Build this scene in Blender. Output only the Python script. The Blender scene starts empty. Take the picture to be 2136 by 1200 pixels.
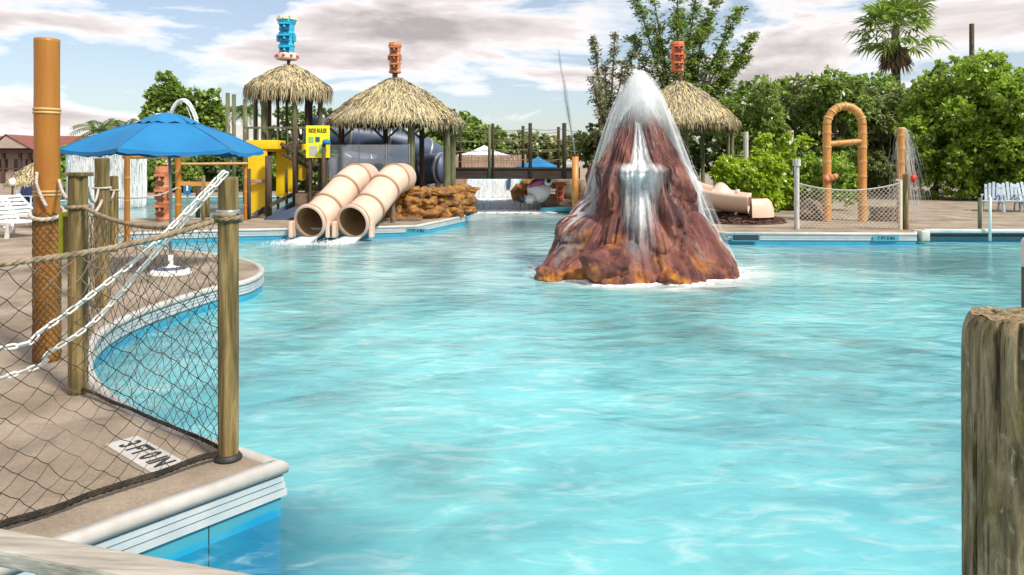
import bpy, bmesh, math, random
import numpy as np
from mathutils import Vector, Matrix, noise, geometry
random.seed(7); rng = np.random.default_rng(7)
PI = math.pi
R = math.radians
sc = bpy.context.scene
col = sc.collection

# ------------------------------------------------------------------ camera
F, CX, HY, CAMZ = 1500.0, 1068.0, 340.0, 1.7        # focal length and horizon of a 2136 x 1200 frame, eye height above the deck
cam_d = bpy.data.cameras.new('camera'); cam = bpy.data.objects.new('camera', cam_d); col.objects.link(cam)
cam.location = (0, 0, CAMZ); cam.rotation_euler = (PI/2, 0, 0)
cam_d.sensor_width = 36; cam_d.lens = 36*F/2136; cam_d.shift_y = -(600-HY)/2136
cam_d.clip_start = 0.05; cam_d.clip_end = 2000
sc.camera = cam

# ------------------------------------------------------------------ sky and sun
SUN_AZ, SUN_EL = R(132), R(48)                      # high, over the viewer's right shoulder
w = bpy.data.worlds.new('World'); sc.world = w; w.use_nodes = True
nt = w.node_tree; nt.nodes.clear(); N = nt.nodes.new; L = nt.links.new
sky = N('ShaderNodeTexSky'); sky.sky_type = 'NISHITA'; sky.sun_disc = False
sky.sun_elevation = SUN_EL; sky.sun_rotation = SUN_AZ; sky.air_density = 1.0; sky.dust_density = 1.2; sky.ozone_density = 2.0
bg = N('ShaderNodeBackground'); bg.inputs[1].default_value = 0.10; L(sky.outputs[0], bg.inputs[0])
tc = N('ShaderNodeTexCoord')
mp = N('ShaderNodeMapping'); mp.inputs['Scale'].default_value = (2.6, 2.6, 10.0); mp.inputs['Location'].default_value = (3.1, 1.7, 0.55); L(tc.outputs['Generated'], mp.inputs[0])
n1 = N('ShaderNodeTexNoise'); n1.inputs['Scale'].default_value = 1.25; n1.inputs['Detail'].default_value = 9; n1.inputs['Roughness'].default_value = 0.56
n1.inputs['Distortion'].default_value = 0.35; L(mp.outputs[0], n1.inputs['Vector'])
mask = N('ShaderNodeValToRGB'); e = mask.color_ramp.elements; e[0].position = 0.435; e[0].color = (0.17, 0.17, 0.17, 1); e[1].position = 0.51; e[1].color = (1, 1, 1, 1); L(n1.outputs[0], mask.inputs[0])
crp = N('ShaderNodeValToRGB'); e = crp.color_ramp.elements
e[0].position = 0.45; e[0].color = (1.08, 1.05, 1.02, 1); e[1].position = 0.66; e[1].color = (0.42, 0.375, 0.38, 1)
m_ = e.new(0.53); m_.color = (0.75, 0.69, 0.685, 1)
L(n1.outputs[0], crp.inputs[0])
bg2 = N('ShaderNodeBackground'); bg2.inputs[1].default_value = 0.90; L(crp.outputs[0], bg2.inputs[0])
mx = N('ShaderNodeMixShader'); L(mask.outputs[0], mx.inputs[0]); L(bg.outputs[0], mx.inputs[1]); L(bg2.outputs[0], mx.inputs[2])
ow = N('ShaderNodeOutputWorld'); L(mx.outputs[0], ow.inputs[0])
sun_d = bpy.data.lights.new('sun', 'SUN'); sun_d.energy = 3.7; sun_d.angle = R(8); sun_d.color = (1.0, 0.94, 0.84)
sun = bpy.data.objects.new('sun', sun_d); col.objects.link(sun)
sdir = Vector((math.sin(SUN_AZ)*math.cos(SUN_EL), math.cos(SUN_AZ)*math.cos(SUN_EL), math.sin(SUN_EL)))
sun.rotation_euler = sdir.to_track_quat('Z', 'Y').to_euler(); sun.location = (20, 5, 30)
sc.view_settings.view_transform = 'Standard'; sc.view_settings.look = 'None'; sc.view_settings.gamma = 1
sc.view_settings.exposure = 0.48
sc.render.engine = 'CYCLES'
sc.cycles.use_denoising = True
sc.cycles.transparent_max_bounces = 24; sc.cycles.max_bounces = 8
sc.cycles.caustics_reflective = False; sc.cycles.caustics_refractive = False

# ------------------------------------------------------------------ helpers
def dk(px, py, z=0.0):
    Y = F*(CAMZ-z)/(py-HY); return Vector(((px-CX)/F*Y, Y, z))
def at(px, py, Y):
    return Vector(((px-CX)/F*Y, Y, CAMZ-(py-HY)/F*Y))
def V(*a): return Vector(a)

class MB:
    def __init__(s): s.v = []; s.f = []
    def add(s, vs, fs):
        b = len(s.v); s.v += [tuple(p) for p in vs]; s.f += [tuple(b+i for i in f) for f in fs]; return s
    def box(s, c, d, rot=None, taper=1.0):
        c = Vector(c); hx, hy, hz = d[0]/2, d[1]/2, d[2]/2
        P = [V(x*hx*(taper if z > 0 else 1), y*hy*(taper if z > 0 else 1), z*hz) for z in (-1, 1) for y in (-1, 1) for x in (-1, 1)]
        if rot is not None: P = [rot @ p for p in P]
        return s.add([c+p for p in P], [(0,2,3,1),(4,5,7,6),(0,1,5,4),(2,6,7,3),(0,4,6,2),(1,3,7,5)])
    def bbox(s, c, d, bev=0.01, rot=None):
        bm = bmesh.new(); bmesh.ops.create_cube(bm, size=1.0)
        for v in bm.verts: v.co = V(v.co.x*d[0], v.co.y*d[1], v.co.z*d[2])
        bmesh.ops.bevel(bm, geom=bm.edges[:], offset=bev, segments=2, affect='EDGES', profile=0.6)
        bm.verts.index_update(); M = rot if rot is not None else Matrix.Identity(3)
        s.add([Vector(c)+M @ v.co for v in bm.verts], [[v.index for v in f.verts] for f in bm.faces]); bm.free(); return s
    def bar(s, a, b, wd, h, bev=0.0):
        a, b = Vector(a), Vector(b); d = b-a; q = d.to_track_quat('Y', 'Z').to_matrix()
        return s.bbox((a+b)/2, (wd, d.length, h), bev, q) if bev else s.box((a+b)/2, (wd, d.length, h), q)
    def tube(s, pts, r, n=8, cap=True, closed=False):
        pts = [Vector(p) for p in pts]; m = len(pts)
        rr = r if hasattr(r, '__len__') else [r]*m
        up = None; vs = []
        for i, p in enumerate(pts):
            if closed: d = pts[(i+1) % m]-pts[i-1]
            else: d = pts[min(i+1, m-1)]-pts[max(i-1, 0)]
            d.normalize()
            if up is None:
                up = V(0,0,1) if abs(d.z) < 0.9 else V(1,0,0)
            x = d.cross(up)
            if x.length < 1e-5: x = d.cross(V(0.3,0.9,0.2))
            x.normalize(); y = x.cross(d); up = y
            for k in range(n):
                a = 2*PI*k/n; vs.append(p+(x*math.cos(a)+y*math.sin(a))*rr[i])
        fs = []
        for i in range(m if closed else m-1):
            j = (i+1) % m
            for k in range(n):
                l = (k+1) % n; fs.append((i*n+k, i*n+l, j*n+l, j*n+k))
        if cap and not closed:
            fs.append(tuple(range(n-1, -1, -1))); fs.append(tuple((m-1)*n+k for k in range(n)))
        return s.add(vs, fs)
    def lathe(s, c, prof, n=24, sx=1.0, sy=1.0, cap=True):
        c = Vector(c); vs = []
        for (r, z) in prof:
            for k in range(n):
                a = 2*PI*k/n; vs.append(c+V(r*math.cos(a)*sx, r*math.sin(a)*sy, z))
        fs = [(i*n+k, i*n+(k+1) % n, (i+1)*n+(k+1) % n, (i+1)*n+k) for i in range(len(prof)-1) for k in range(n)]
        if cap:
            fs.append(tuple(range(n-1, -1, -1))); fs.append(tuple((len(prof)-1)*n+k for k in range(n)))
        return s.add(vs, fs)
    def blob(s, c, d, sub=3, amp=0.2, fr=1.5, seed=0.0, rot=None):
        bm = bmesh.new(); bmesh.ops.create_icosphere(bm, subdivisions=sub, radius=1.0)
        c = Vector(c); vs = []
        for v in bm.verts:
            p = v.co.copy(); k = 1+amp*noise.noise(p*fr+V(seed, seed*1.7, -seed))+amp*0.45*noise.noise(p*fr*2.7+V(seed,0,seed))
            p = V(p.x*d[0]*k, p.y*d[1]*k, p.z*d[2]*k)
            if rot is not None: p = rot @ p
            vs.append(c+p)
        bm.verts.index_update()
        s.add(vs, [[v.index for v in f.verts] for f in bm.faces]); bm.free(); return s

def mesh_obj(name, verts, faces, mat=None, parent=None, smooth=False, loc=None):
    me = bpy.data.meshes.new(name); me.from_pydata(verts, [], faces); me.update()
    if mat: me.materials.append(mat)
    if smooth: me.shade_smooth()
    o = bpy.data.objects.new(name, me); col.objects.link(o)
    if parent is not None: o.parent = parent
    if loc is not None: o.location = loc
    return o
def wloc(o):
    p = V(0,0,0)
    while o is not None: p += o.location; o = o.parent
    return p
def part(name, mb, mat, parent, smooth=False, label=None):
    """mb is in world coordinates; the mesh is stored relative to its parent (parents are never rotated while building)."""
    b = wloc(parent)
    o = mesh_obj(name, [(x-b.x, y-b.y, z-b.z) for x, y, z in mb.v], mb.f, mat, parent, smooth)
    if label: o['label'] = label
    return o
def tag(o, label=None, cat=None, group=None, kind=None):
    if label: o['label'] = label
    if cat: o['category'] = cat
    if group: o['group'] = group
    if kind: o['kind'] = kind
    return o
def thing(name, label, cat, loc, group=None):
    o = bpy.data.objects.new(name, None); col.objects.link(o); o.location = loc; o.empty_display_size = 0.2
    return tag(o, label, cat, group)
def solo(name, mb, mat, label, cat, base, smooth=False, group=None):
    o = mesh_obj(name, [(x-base[0], y-base[1], z-base[2]) for x, y, z in mb.v], mb.f, mat, None, smooth, base)
    return tag(o, label, cat, group)
def setting(name, mb, mat, smooth=False, parent=None):
    o = mesh_obj(name, mb.v, mb.f, mat, parent, smooth); o['kind'] = 'structure'; return o
def dup(o, loc=None, label=None, parent=None, rz=None):
    c = o.copy(); col.objects.link(c)
    if parent is not None: c.parent = parent
    if loc is not None: c.location = loc
    if rz is not None: c.rotation_euler.z = rz
    if label: c['label'] = label
    for ch in list(o.children): dup(ch, parent=c)
    return c

# ------------------------------------------------------------------ materials
def newmat(name):
    m = bpy.data.materials.new(name); m.use_nodes = True; t = m.node_tree
    return m, t, t.nodes['Principled BSDF']
def ramp(t, stops):
    r = t.nodes.new('ShaderNodeValToRGB'); e = r.color_ramp.elements
    e[0].position, e[0].color = stops[0][0], (*stops[0][1], 1); e[1].position, e[1].color = stops[-1][0], (*stops[-1][1], 1)
    for p, c in stops[1:-1]:
        x = e.new(p); x.color = (*c, 1)
    return r
def noisen(t, scale, sv=(1,1,1), detail=5, rough=0.55, dist=0.0, coord='Object', loc=(0,0,0)):
    tc = t.nodes.new('ShaderNodeTexCoord'); mp = t.nodes.new('ShaderNodeMapping'); mp.inputs['Scale'].default_value = sv; mp.inputs['Location'].default_value = loc
    t.links.new(tc.outputs[coord], mp.inputs[0])
    n = t.nodes.new('ShaderNodeTexNoise'); n.inputs['Scale'].default_value = scale; n.inputs['Detail'].default_value = detail
    n.inputs['Roughness'].default_value = rough; n.inputs['Distortion'].default_value = dist
    t.links.new(mp.outputs[0], n.inputs['Vector']); return n
def pmat(name, stops, scale=3.0, sv=(1,1,1), rough=0.6, bump=0.2, bscale=None, bsv=None, bdist=0.02, metal=0.0, spec=0.5, detail=6, dist=0.0, coord='Object', island=0.0):
    m, t, b = newmat(name)
    n = noisen(t, scale, sv, detail, 0.6, dist, coord)
    fac = n.outputs[0]
    if island:
        g = t.nodes.new('ShaderNodeNewGeometry'); mm = t.nodes.new('ShaderNodeMix'); mm.inputs[0].default_value = island
        t.links.new(n.outputs[0], mm.inputs[2]); t.links.new(g.outputs['Random Per Island'], mm.inputs[3]); fac = mm.outputs[0]
    if len(stops) == 1: b.inputs['Base Color'].default_value = (*stops[0][1], 1)
    else:
        r = ramp(t, stops); t.links.new(fac, r.inputs[0]); t.links.new(r.outputs[0], b.inputs['Base Color'])
    b.inputs['Roughness'].default_value = rough; b.inputs['Metallic'].default_value = metal; b.inputs['Specular IOR Level'].default_value = spec
    if bump:
        n2 = noisen(t, bscale or scale*3, bsv or sv, 6, 0.6, 0.0, coord)
        bp = t.nodes.new('ShaderNodeBump'); bp.inputs['Strength'].default_value = bump; bp.inputs['Distance'].default_value = bdist
        t.links.new(n2.outputs[0], bp.inputs['Height']); t.links.new(bp.outputs[0], b.inputs['Normal'])
    return m
def plain(name, c, rough=0.5, var=0.12, scale=4.0, bump=0.05, metal=0.0, spec=0.5):
    lo = tuple(x*(1-var) for x in c); hi = tuple(min(1, x*(1+var)) for x in c)
    return pmat(name, [(0.3, lo), (0.7, hi)], scale, rough=rough, bump=bump, metal=metal, spec=spec)
def leafmat(name, stops, trans=0.35):
    m, t, b = newmat(name); t.nodes.remove(b); out = t.nodes['Material Output']
    g = t.nodes.new('ShaderNodeNewGeometry'); r = ramp(t, stops); n = noisen(t, 0.55, detail=3)
    mm = t.nodes.new('ShaderNodeMix'); mm.inputs[0].default_value = 0.5; t.links.new(g.outputs['Random Per Island'], mm.inputs[2]); t.links.new(n.outputs[0], mm.inputs[3])
    t.links.new(mm.outputs[0], r.inputs[0])
    d = t.nodes.new('ShaderNodeBsdfDiffuse'); tr = t.nodes.new('ShaderNodeBsdfTranslucent'); gl = t.nodes.new('ShaderNodeBsdfGlossy'); gl.inputs['Roughness'].default_value = 0.4
    t.links.new(r.outputs[0], d.inputs[0]); t.links.new(r.outputs[0], tr.inputs[0])
    m1 = t.nodes.new('ShaderNodeMixShader'); m1.inputs[0].default_value = trans; t.links.new(d.outputs[0], m1.inputs[1]); t.links.new(tr.outputs[0], m1.inputs[2])
    m2 = t.nodes.new('ShaderNodeMixShader'); m2.inputs[0].default_value = 0.06; t.links.new(m1.outputs[0], m2.inputs[1]); t.links.new(gl.outputs[0], m2.inputs[2])
    t.links.new(m2.outputs[0], out.inputs[0]); return m
M = {}
m, t, b = newmat('deck_concrete'); nn = t.nodes.new; ll = t.links.new
n0 = noisen(t, 1.1, (1, 1, 1), 9, 0.62); r0_ = ramp(t, [(0.28, (0.16, 0.122, 0.085)), (0.5, (0.285, 0.228, 0.168)), (0.72, (0.42, 0.35, 0.275))]); ll(n0.outputs[0], r0_.inputs[0])
n1_ = noisen(t, 55, (1, 1, 1), 5, 0.75); s1_ = nn('ShaderNodeMapRange'); s1_.inputs[1].default_value = 0.3; s1_.inputs[2].default_value = 0.7; s1_.inputs[3].default_value = 0.72; s1_.inputs[4].default_value = 1.22; ll(n1_.outputs[0], s1_.inputs[0])
n2_ = noisen(t, 2.8, (1, 1, 1), 7, 0.65, 1.2, loc=(4, 8, 0)); s2_ = nn('ShaderNodeMapRange'); s2_.inputs[1].default_value = 0.56; s2_.inputs[2].default_value = 0.70; s2_.inputs[3].default_value = 1.0; s2_.inputs[4].default_value = 0.62; ll(n2_.outputs[0], s2_.inputs[0])
mu = nn('ShaderNodeMath'); mu.operation = 'MULTIPLY'; ll(s1_.outputs[0], mu.inputs[0]); ll(s2_.outputs[0], mu.inputs[1])
vm = nn('ShaderNodeVectorMath'); vm.operation = 'SCALE'; ll(r0_.outputs[0], vm.inputs[0]); ll(mu.outputs[0], vm.inputs['Scale']); ll(vm.outputs[0], b.inputs['Base Color']); b.inputs['Roughness'].default_value = 0.82
bq = nn('ShaderNodeBump'); bq.inputs['Strength'].default_value = 0.5; bq.inputs['Distance'].default_value = 0.006; ll(n1_.outputs[0], bq.inputs['Height']); ll(bq.outputs[0], b.inputs['Normal'])
M['deck'] = m
M['coping'] = pmat('coping_white', [(0.3, (0.40, 0.385, 0.35)), (0.7, (0.57, 0.555, 0.53))], 4, rough=0.45, bump=0.08)
M['tile'] = pmat('gutter_tile', [(0.3, (0.36, 0.45, 0.49)), (0.7, (0.52, 0.56, 0.57))], 6, rough=0.35, bump=0.05)
m, t, b = newmat('pool_wall_blue'); nn = t.nodes.new; ll = t.links.new
n0 = noisen(t, 2.5, (1, 1, 1), 6, 0.6); r0_ = ramp(t, [(0.3, (0.006, 0.24, 0.46)), (0.7, (0.015, 0.33, 0.56))]); ll(n0.outputs[0], r0_.inputs[0])
n1_ = noisen(t, 9, (1, 1, 0.12), 6, 0.65); s1_ = nn('ShaderNodeMapRange'); s1_.inputs[1].default_value = 0.5; s1_.inputs[2].default_value = 0.75; s1_.inputs[4].default_value = 0.45; ll(n1_.outputs[0], s1_.inputs[0])
mc = nn('ShaderNodeMix'); mc.data_type = 'RGBA'; ll(s1_.outputs[0], mc.inputs[0]); ll(r0_.outputs[0], mc.inputs[6]); mc.inputs[7].default_value = (0.10, 0.33, 0.36, 1)
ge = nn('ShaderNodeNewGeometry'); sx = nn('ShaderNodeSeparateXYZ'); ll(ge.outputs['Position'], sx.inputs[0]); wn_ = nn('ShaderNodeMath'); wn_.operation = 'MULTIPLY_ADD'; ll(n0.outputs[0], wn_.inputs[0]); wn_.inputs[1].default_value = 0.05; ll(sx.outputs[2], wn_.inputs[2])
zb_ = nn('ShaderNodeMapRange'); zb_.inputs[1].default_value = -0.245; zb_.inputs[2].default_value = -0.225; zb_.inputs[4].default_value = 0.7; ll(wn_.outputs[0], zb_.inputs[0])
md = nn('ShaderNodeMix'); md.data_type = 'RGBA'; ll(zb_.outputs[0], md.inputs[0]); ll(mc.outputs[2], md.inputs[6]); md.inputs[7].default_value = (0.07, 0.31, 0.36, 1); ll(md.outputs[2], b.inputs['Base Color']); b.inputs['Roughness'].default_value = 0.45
M['wall'] = m
M['floor'] = pmat('pool_floor', [(0.3, (0.05, 0.46, 0.64)), (0.7, (0.13, 0.58, 0.72))], 0.8, rough=0.7, bump=0.05)
M['slot'] = plain('dark_slot', (0.02, 0.03, 0.04), 0.7)
M['wood'] = pmat('treated_post_wood', [(0.30, (0.03, 0.024, 0.010)), (0.44, (0.11, 0.082, 0.026)), (0.56, (0.215, 0.15, 0.055)), (0.66, (0.30, 0.225, 0.10)), (0.76, (0.46, 0.38, 0.23))], 7, (3.4, 3.4, 0.26), 0.85, 0.9, 22, (3, 3, 0.22), 0.014, detail=11, dist=0.5)
m, t, b = newmat('weathered_pile_wood'); nn = t.nodes.new; ll = t.links.new
na_ = noisen(t, 10, (3.0, 3.0, 0.55), 10, 0.7, 0.5); ra_ = ramp(t, [(0.30, (0.04, 0.03, 0.02)), (0.42, (0.17, 0.125, 0.06)), (0.53, (0.34, 0.25, 0.13)), (0.68, (0.52, 0.43, 0.30))]); ll(na_.outputs[0], ra_.inputs[0])
nb_ = noisen(t, 7, (2.2, 2.2, 0.9), 8, 0.7, 0.8, loc=(2, 5, 1)); rb2 = nn('ShaderNodeMapRange'); rb2.inputs[1].default_value = 0.52; rb2.inputs[2].default_value = 0.64; ll(nb_.outputs[0], rb2.inputs[0])
mc = nn('ShaderNodeMix'); mc.data_type = 'RGBA'; ll(rb2.outputs[0], mc.inputs[0]); ll(ra_.outputs[0], mc.inputs[6]); mc.inputs[7].default_value = (0.21, 0.165, 0.05, 1)
nc_ = noisen(t, 14, (2.2, 2.2, 0.8), 7, 0.7, 1.0, loc=(9, 1, 4)); rc_ = nn('ShaderNodeMapRange'); rc_.inputs[1].default_value = 0.585; rc_.inputs[2].default_value = 0.64; ll(nc_.outputs[0], rc_.inputs[0])
md = nn('ShaderNodeMix'); md.data_type = 'RGBA'; ll(rc_.outputs[0], md.inputs[0]); ll(mc.outputs[2], md.inputs[6]); md.inputs[7].default_value = (0.42, 0.35, 0.24, 1); 
nf_ = noisen(t, 11, (4.5, 4.5, 0.16), 8, 0.7, 0.3, loc=(1, 7, 2)); rf2 = nn('ShaderNodeMapRange'); rf2.inputs[1].default_value = 0.40; rf2.inputs[2].default_value = 0.47; rf2.inputs[3].default_value = 0.25; rf2.inputs[4].default_value = 1.0; ll(nf_.outputs[0], rf2.inputs[0])
vs_ = nn('ShaderNodeVectorMath'); vs_.operation = 'SCALE'; ll(md.outputs[2], vs_.inputs[0]); ll(rf2.outputs[0], vs_.inputs['Scale']); ll(vs_.outputs[0], b.inputs['Base Color']); b.inputs['Roughness'].default_value = 0.85
ne_ = noisen(t, 26, (3, 3, 0.25), 8, 0.7); bq = nn('ShaderNodeBump'); bq.inputs['Strength'].default_value = 1.0; bq.inputs['Distance'].default_value = 0.012; ll(ne_.outputs[0], bq.inputs['Height']); ll(bq.outputs[0], b.inputs['Normal'])
M['oldwood'] = m
M['greywood'] = pmat('grey_rail_wood', [(0.3, (0.20, 0.18, 0.15)), (0.55, (0.38, 0.35, 0.30)), (0.75, (0.52, 0.49, 0.44))], 6, (0.5, 6, 6), 0.85, 0.5, 20, (0.4, 6, 6), 0.006, detail=9)
M['whitewood'] = pmat('whitewashed_post', [(0.3, (0.30, 0.28, 0.24)), (0.6, (0.58, 0.57, 0.53)), (0.8, (0.70, 0.70, 0.68))], 8, (3, 3, 0.5), 0.8, 0.4)
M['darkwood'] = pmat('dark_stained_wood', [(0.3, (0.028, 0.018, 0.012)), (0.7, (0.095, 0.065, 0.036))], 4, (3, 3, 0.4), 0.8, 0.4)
M['bridgewood'] = pmat('dark_bridge_timber', [(0.3, (0.014, 0.010, 0.007)), (0.7, (0.05, 0.034, 0.022))], 4, (0.6, 3, 3), 0.85, 0.4)
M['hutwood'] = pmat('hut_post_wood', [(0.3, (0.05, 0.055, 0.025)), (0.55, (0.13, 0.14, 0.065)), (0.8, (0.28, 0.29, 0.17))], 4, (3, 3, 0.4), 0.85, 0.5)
M['fencewood'] = pmat('board_fence_wood', [(0.3, (0.26, 0.16, 0.115)), (0.7, (0.46, 0.31, 0.23))], 3, (3, 3, 0.4), 0.85, 0.3)
M['bamboo'] = pmat('bamboo_ochre', [(0.25, (0.24, 0.085, 0.010)), (0.55, (0.36, 0.145, 0.018)), (0.8, (0.46, 0.215, 0.045))], 2.5, (2, 2, 0.35), 0.42, 0.12)
M['bamboo2'] = pmat('bamboo_orange', [(0.25, (0.40, 0.16, 0.03)), (0.7, (0.62, 0.30, 0.085))], 4, rough=0.45, bump=0.1)
M['bambooring'] = pmat('bamboo_ring', [(0.3, (0.40, 0.24, 0.08)), (0.7, (0.62, 0.42, 0.18))], 8, rough=0.6, bump=0.2)
M['rope'] = pmat('manila_rope', [(0.3, (0.13, 0.095, 0.055)), (0.6, (0.30, 0.235, 0.15)), (0.8, (0.42, 0.35, 0.25))], 18, rough=0.95, bump=0.6, bscale=120, bdist=0.003)
M['palerope'] = pmat('pale_rope', [(0.3, (0.36, 0.31, 0.25)), (0.7, (0.62, 0.57, 0.50))], 15, rough=0.95, bump=0.5, bscale=110, bdist=0.003)
M['net'] = pmat('black_net_cord', [(0.40, (0.012, 0.014, 0.013)), (0.52, (0.07, 0.056, 0.038)), (0.66, (0.30, 0.24, 0.16))], 1.6, rough=0.9, bump=0.0)
M['netbrown'] = pmat('brown_net_cord', [(0.3, (0.09, 0.055, 0.022)), (0.7, (0.24, 0.16, 0.075))], 6, rough=0.95, bump=0.0)
M['netpale'] = pmat('pale_net_cord', [(0.3, (0.45, 0.40, 0.32)), (0.7, (0.6, 0.55, 0.46))], 6, rough=0.95, bump=0.0)
M['blackrope'] = pmat('black_bottom_rope', [(0.4, (0.012, 0.011, 0.010)), (0.7, (0.055, 0.043, 0.03))], 10, rough=0.95, bump=0.5, bscale=90)
M['chain'] = plain('white_plastic_chain', (0.78, 0.77, 0.73), 0.45, 0.06)
M['blackrubber'] = plain('black_rubber', (0.02, 0.02, 0.022), 0.6)
M['bluecanvas'] = pmat('blue_canvas', [(0.3, (0.003, 0.135, 0.34)), (0.7, (0.006, 0.185, 0.42))], 1.5, rough=0.75, bump=0.1, bscale=200, bdist=0.002)
M['white'] = plain('white_plastic', (0.76, 0.76, 0.76), 0.4, 0.04)
M['offwhite'] = plain('cream_paint', (0.70, 0.64, 0.50), 0.6, 0.1)
M['pole'] = plain('grey_metal_pole', (0.35, 0.37, 0.38), 0.35, 0.05, metal=0.6)
M['lime'] = pmat('lime_painted_board', [(0.35, (0.34, 0.36, 0.015)), (0.7, (0.55, 0.56, 0.03))], 9, rough=0.6, bump=0.1)
M['yellow'] = pmat('yellow_plastic', [(0.3, (0.74, 0.47, 0.004)), (0.7, (0.82, 0.56, 0.01))], 1.2, rough=0.4, bump=0.03)
M['signyellow'] = plain('sign_yellow', (0.80, 0.76, 0.02), 0.5, 0.05)
M['signgreen'] = plain('sign_green', (0.25, 0.50, 0.16), 0.5, 0.1)
M['signgrey'] = plain('sign_grey', (0.42, 0.46, 0.40), 0.5, 0.2, 30)
M['black'] = plain('black_paint', (0.015, 0.014, 0.014), 0.5)
M['brownletter'] = plain('dark_brown_letters', (0.07, 0.03, 0.012), 0.6)
M['tan'] = pmat('tan_fibreglass', [(0.3, (0.60, 0.43, 0.33)), (0.7, (0.72, 0.54, 0.43))], 1.5, rough=0.4, bump=0.05)
M['tanrib'] = plain('tan_flange', (0.36, 0.22, 0.13), 0.5)
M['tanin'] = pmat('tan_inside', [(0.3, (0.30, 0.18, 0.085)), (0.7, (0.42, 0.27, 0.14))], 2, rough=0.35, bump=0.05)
M['bluegrey'] = pmat('blue_grey_fibreglass', [(0.3, (0.045, 0.07, 0.13)), (0.7, (0.085, 0.115, 0.19))], 1.5, rough=0.45, bump=0.03)
M['redbrown'] = pmat('totem_terracotta', [(0.3, (0.38, 0.13, 0.055)), (0.7, (0.60, 0.26, 0.13))], 5, rough=0.7, bump=0.3)
M['redtotem'] = pmat('totem_red', [(0.3, (0.50, 0.09, 0.03)), (0.7, (0.72, 0.22, 0.09))], 5, rough=0.7, bump=0.3)
M['totemdark'] = plain('totem_carved_dark', (0.10, 0.045, 0.03), 0.7)
M['totemblue'] = pmat('totem_blue', [(0.3, (0.01, 0.33, 0.55)), (0.7, (0.03, 0.45, 0.66))], 5, rough=0.5, bump=0.1)
M['totemnavy'] = plain('totem_dark_blue', (0.01, 0.09, 0.24), 0.5)
M['red'] = plain('red_paint', (0.55, 0.03, 0.02), 0.5)
M['pinkcream'] = plain('pink_cream_paint', (0.74, 0.56, 0.47), 0.6)
M['ochrerock'] = pmat('ochre_rock', [(0.3, (0.035, 0.016, 0.007)), (0.48, (0.15, 0.06, 0.016)), (0.62, (0.28, 0.12, 0.022)), (0.78, (0.48, 0.25, 0.04))], 3.4, rough=0.7, bump=0.7, bscale=7, bdist=0.05, island=0.2)
M['thatch'] = None
M['roof'] = pmat('maroon_roof', [(0.3, (0.17, 0.055, 0.04)), (0.7, (0.26, 0.09, 0.065))], 1.2, (1, 1, 6), rough=0.8, bump=0.3)
M['stucco'] = pmat('taupe_siding', [(0.3, (0.36, 0.28, 0.24)), (0.7, (0.46, 0.37, 0.32))], 2, rough=0.85, bump=0.1)
M['trim'] = plain('dark_trim', (0.09, 0.045, 0.035), 0.7)
M['glassdark'] = plain('dark_window_glass', (0.03, 0.035, 0.04), 0.1, 0.1)
M['navy'] = plain('navy_cloth', (0.015, 0.025, 0.07), 0.8)
M['chairgrey'] = plain('pale_blue_grey_plastic', (0.42, 0.50, 0.58), 0.4, 0.08)
M['mulch'] = pmat('mulch', [(0.3, (0.03, 0.016, 0.012)), (0.7, (0.13, 0.065, 0.045))], 14, rough=0.95, bump=0.8, bscale=30, bdist=0.03, island=0.6)
M['stone'] = pmat('brown_stone', [(0.3, (0.09, 0.06, 0.04)), (0.7, (0.26, 0.19, 0.13))], 4, rough=0.85, bump=0.6, bdist=0.04)
M['bark'] = pmat('bark', [(0.3, (0.05, 0.038, 0.026)), (0.7, (0.16, 0.125, 0.09))], 4, (3, 3, 0.6), 0.9, 0.6)
M['deadfrond'] = pmat('dead_frond', [(0.3, (0.13, 0.085, 0.05)), (0.7, (0.30, 0.21, 0.13))], 2, rough=0.9, bump=0.0, island=0.7)
M['leaf_bright'] = leafmat('leaf_bright', [(0.25, (0.123, 0.235, 0.027)), (0.5, (0.280, 0.459, 0.040)), (0.75, (0.504, 0.650, 0.084))], 0.5)
M['leaf_mid'] = leafmat('leaf_mid', [(0.25, (0.088, 0.165, 0.031)), (0.5, (0.212, 0.342, 0.053)), (0.75, (0.425, 0.555, 0.118))], 0.48)
M['leaf_lime'] = leafmat('leaf_lime', [(0.25, (0.20, 0.36, 0.016)), (0.5, (0.40, 0.58, 0.03)), (0.75, (0.60, 0.72, 0.07))], 0.5)
M['leaf_dark'] = leafmat('leaf_dark', [(0.25, (0.063, 0.121, 0.034)), (0.5, (0.144, 0.230, 0.057)), (0.75, (0.287, 0.380, 0.109))], 0.45)
M['leaf_olive'] = leafmat('leaf_olive', [(0.25, (0.098, 0.144, 0.046)), (0.5, (0.230, 0.299, 0.086)), (0.75, (0.437, 0.483, 0.184))], 0.48)
M['leaf_flower'] = leafmat('leaf_flower', [(0.2, (0.07, 0.12, 0.04)), (0.5, (0.26, 0.28, 0.14)), (0.8, (0.62, 0.57, 0.44))], 0.4)
m, t, b = newmat('thatch_blades')
g = t.nodes.new('ShaderNodeNewGeometry'); r = ramp(t, [(0.0, (0.12, 0.10, 0.06)), (0.3, (0.30, 0.255, 0.165)), (0.7, (0.52, 0.46, 0.29)), (1.0, (0.62, 0.47, 0.19))])
t.links.new(g.outputs['Random Per Island'], r.inputs[0]); t.links.new(r.outputs[0], b.inputs['Base Color']); b.inputs['Roughness'].default_value = 0.9
M['thatch'] = m
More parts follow.
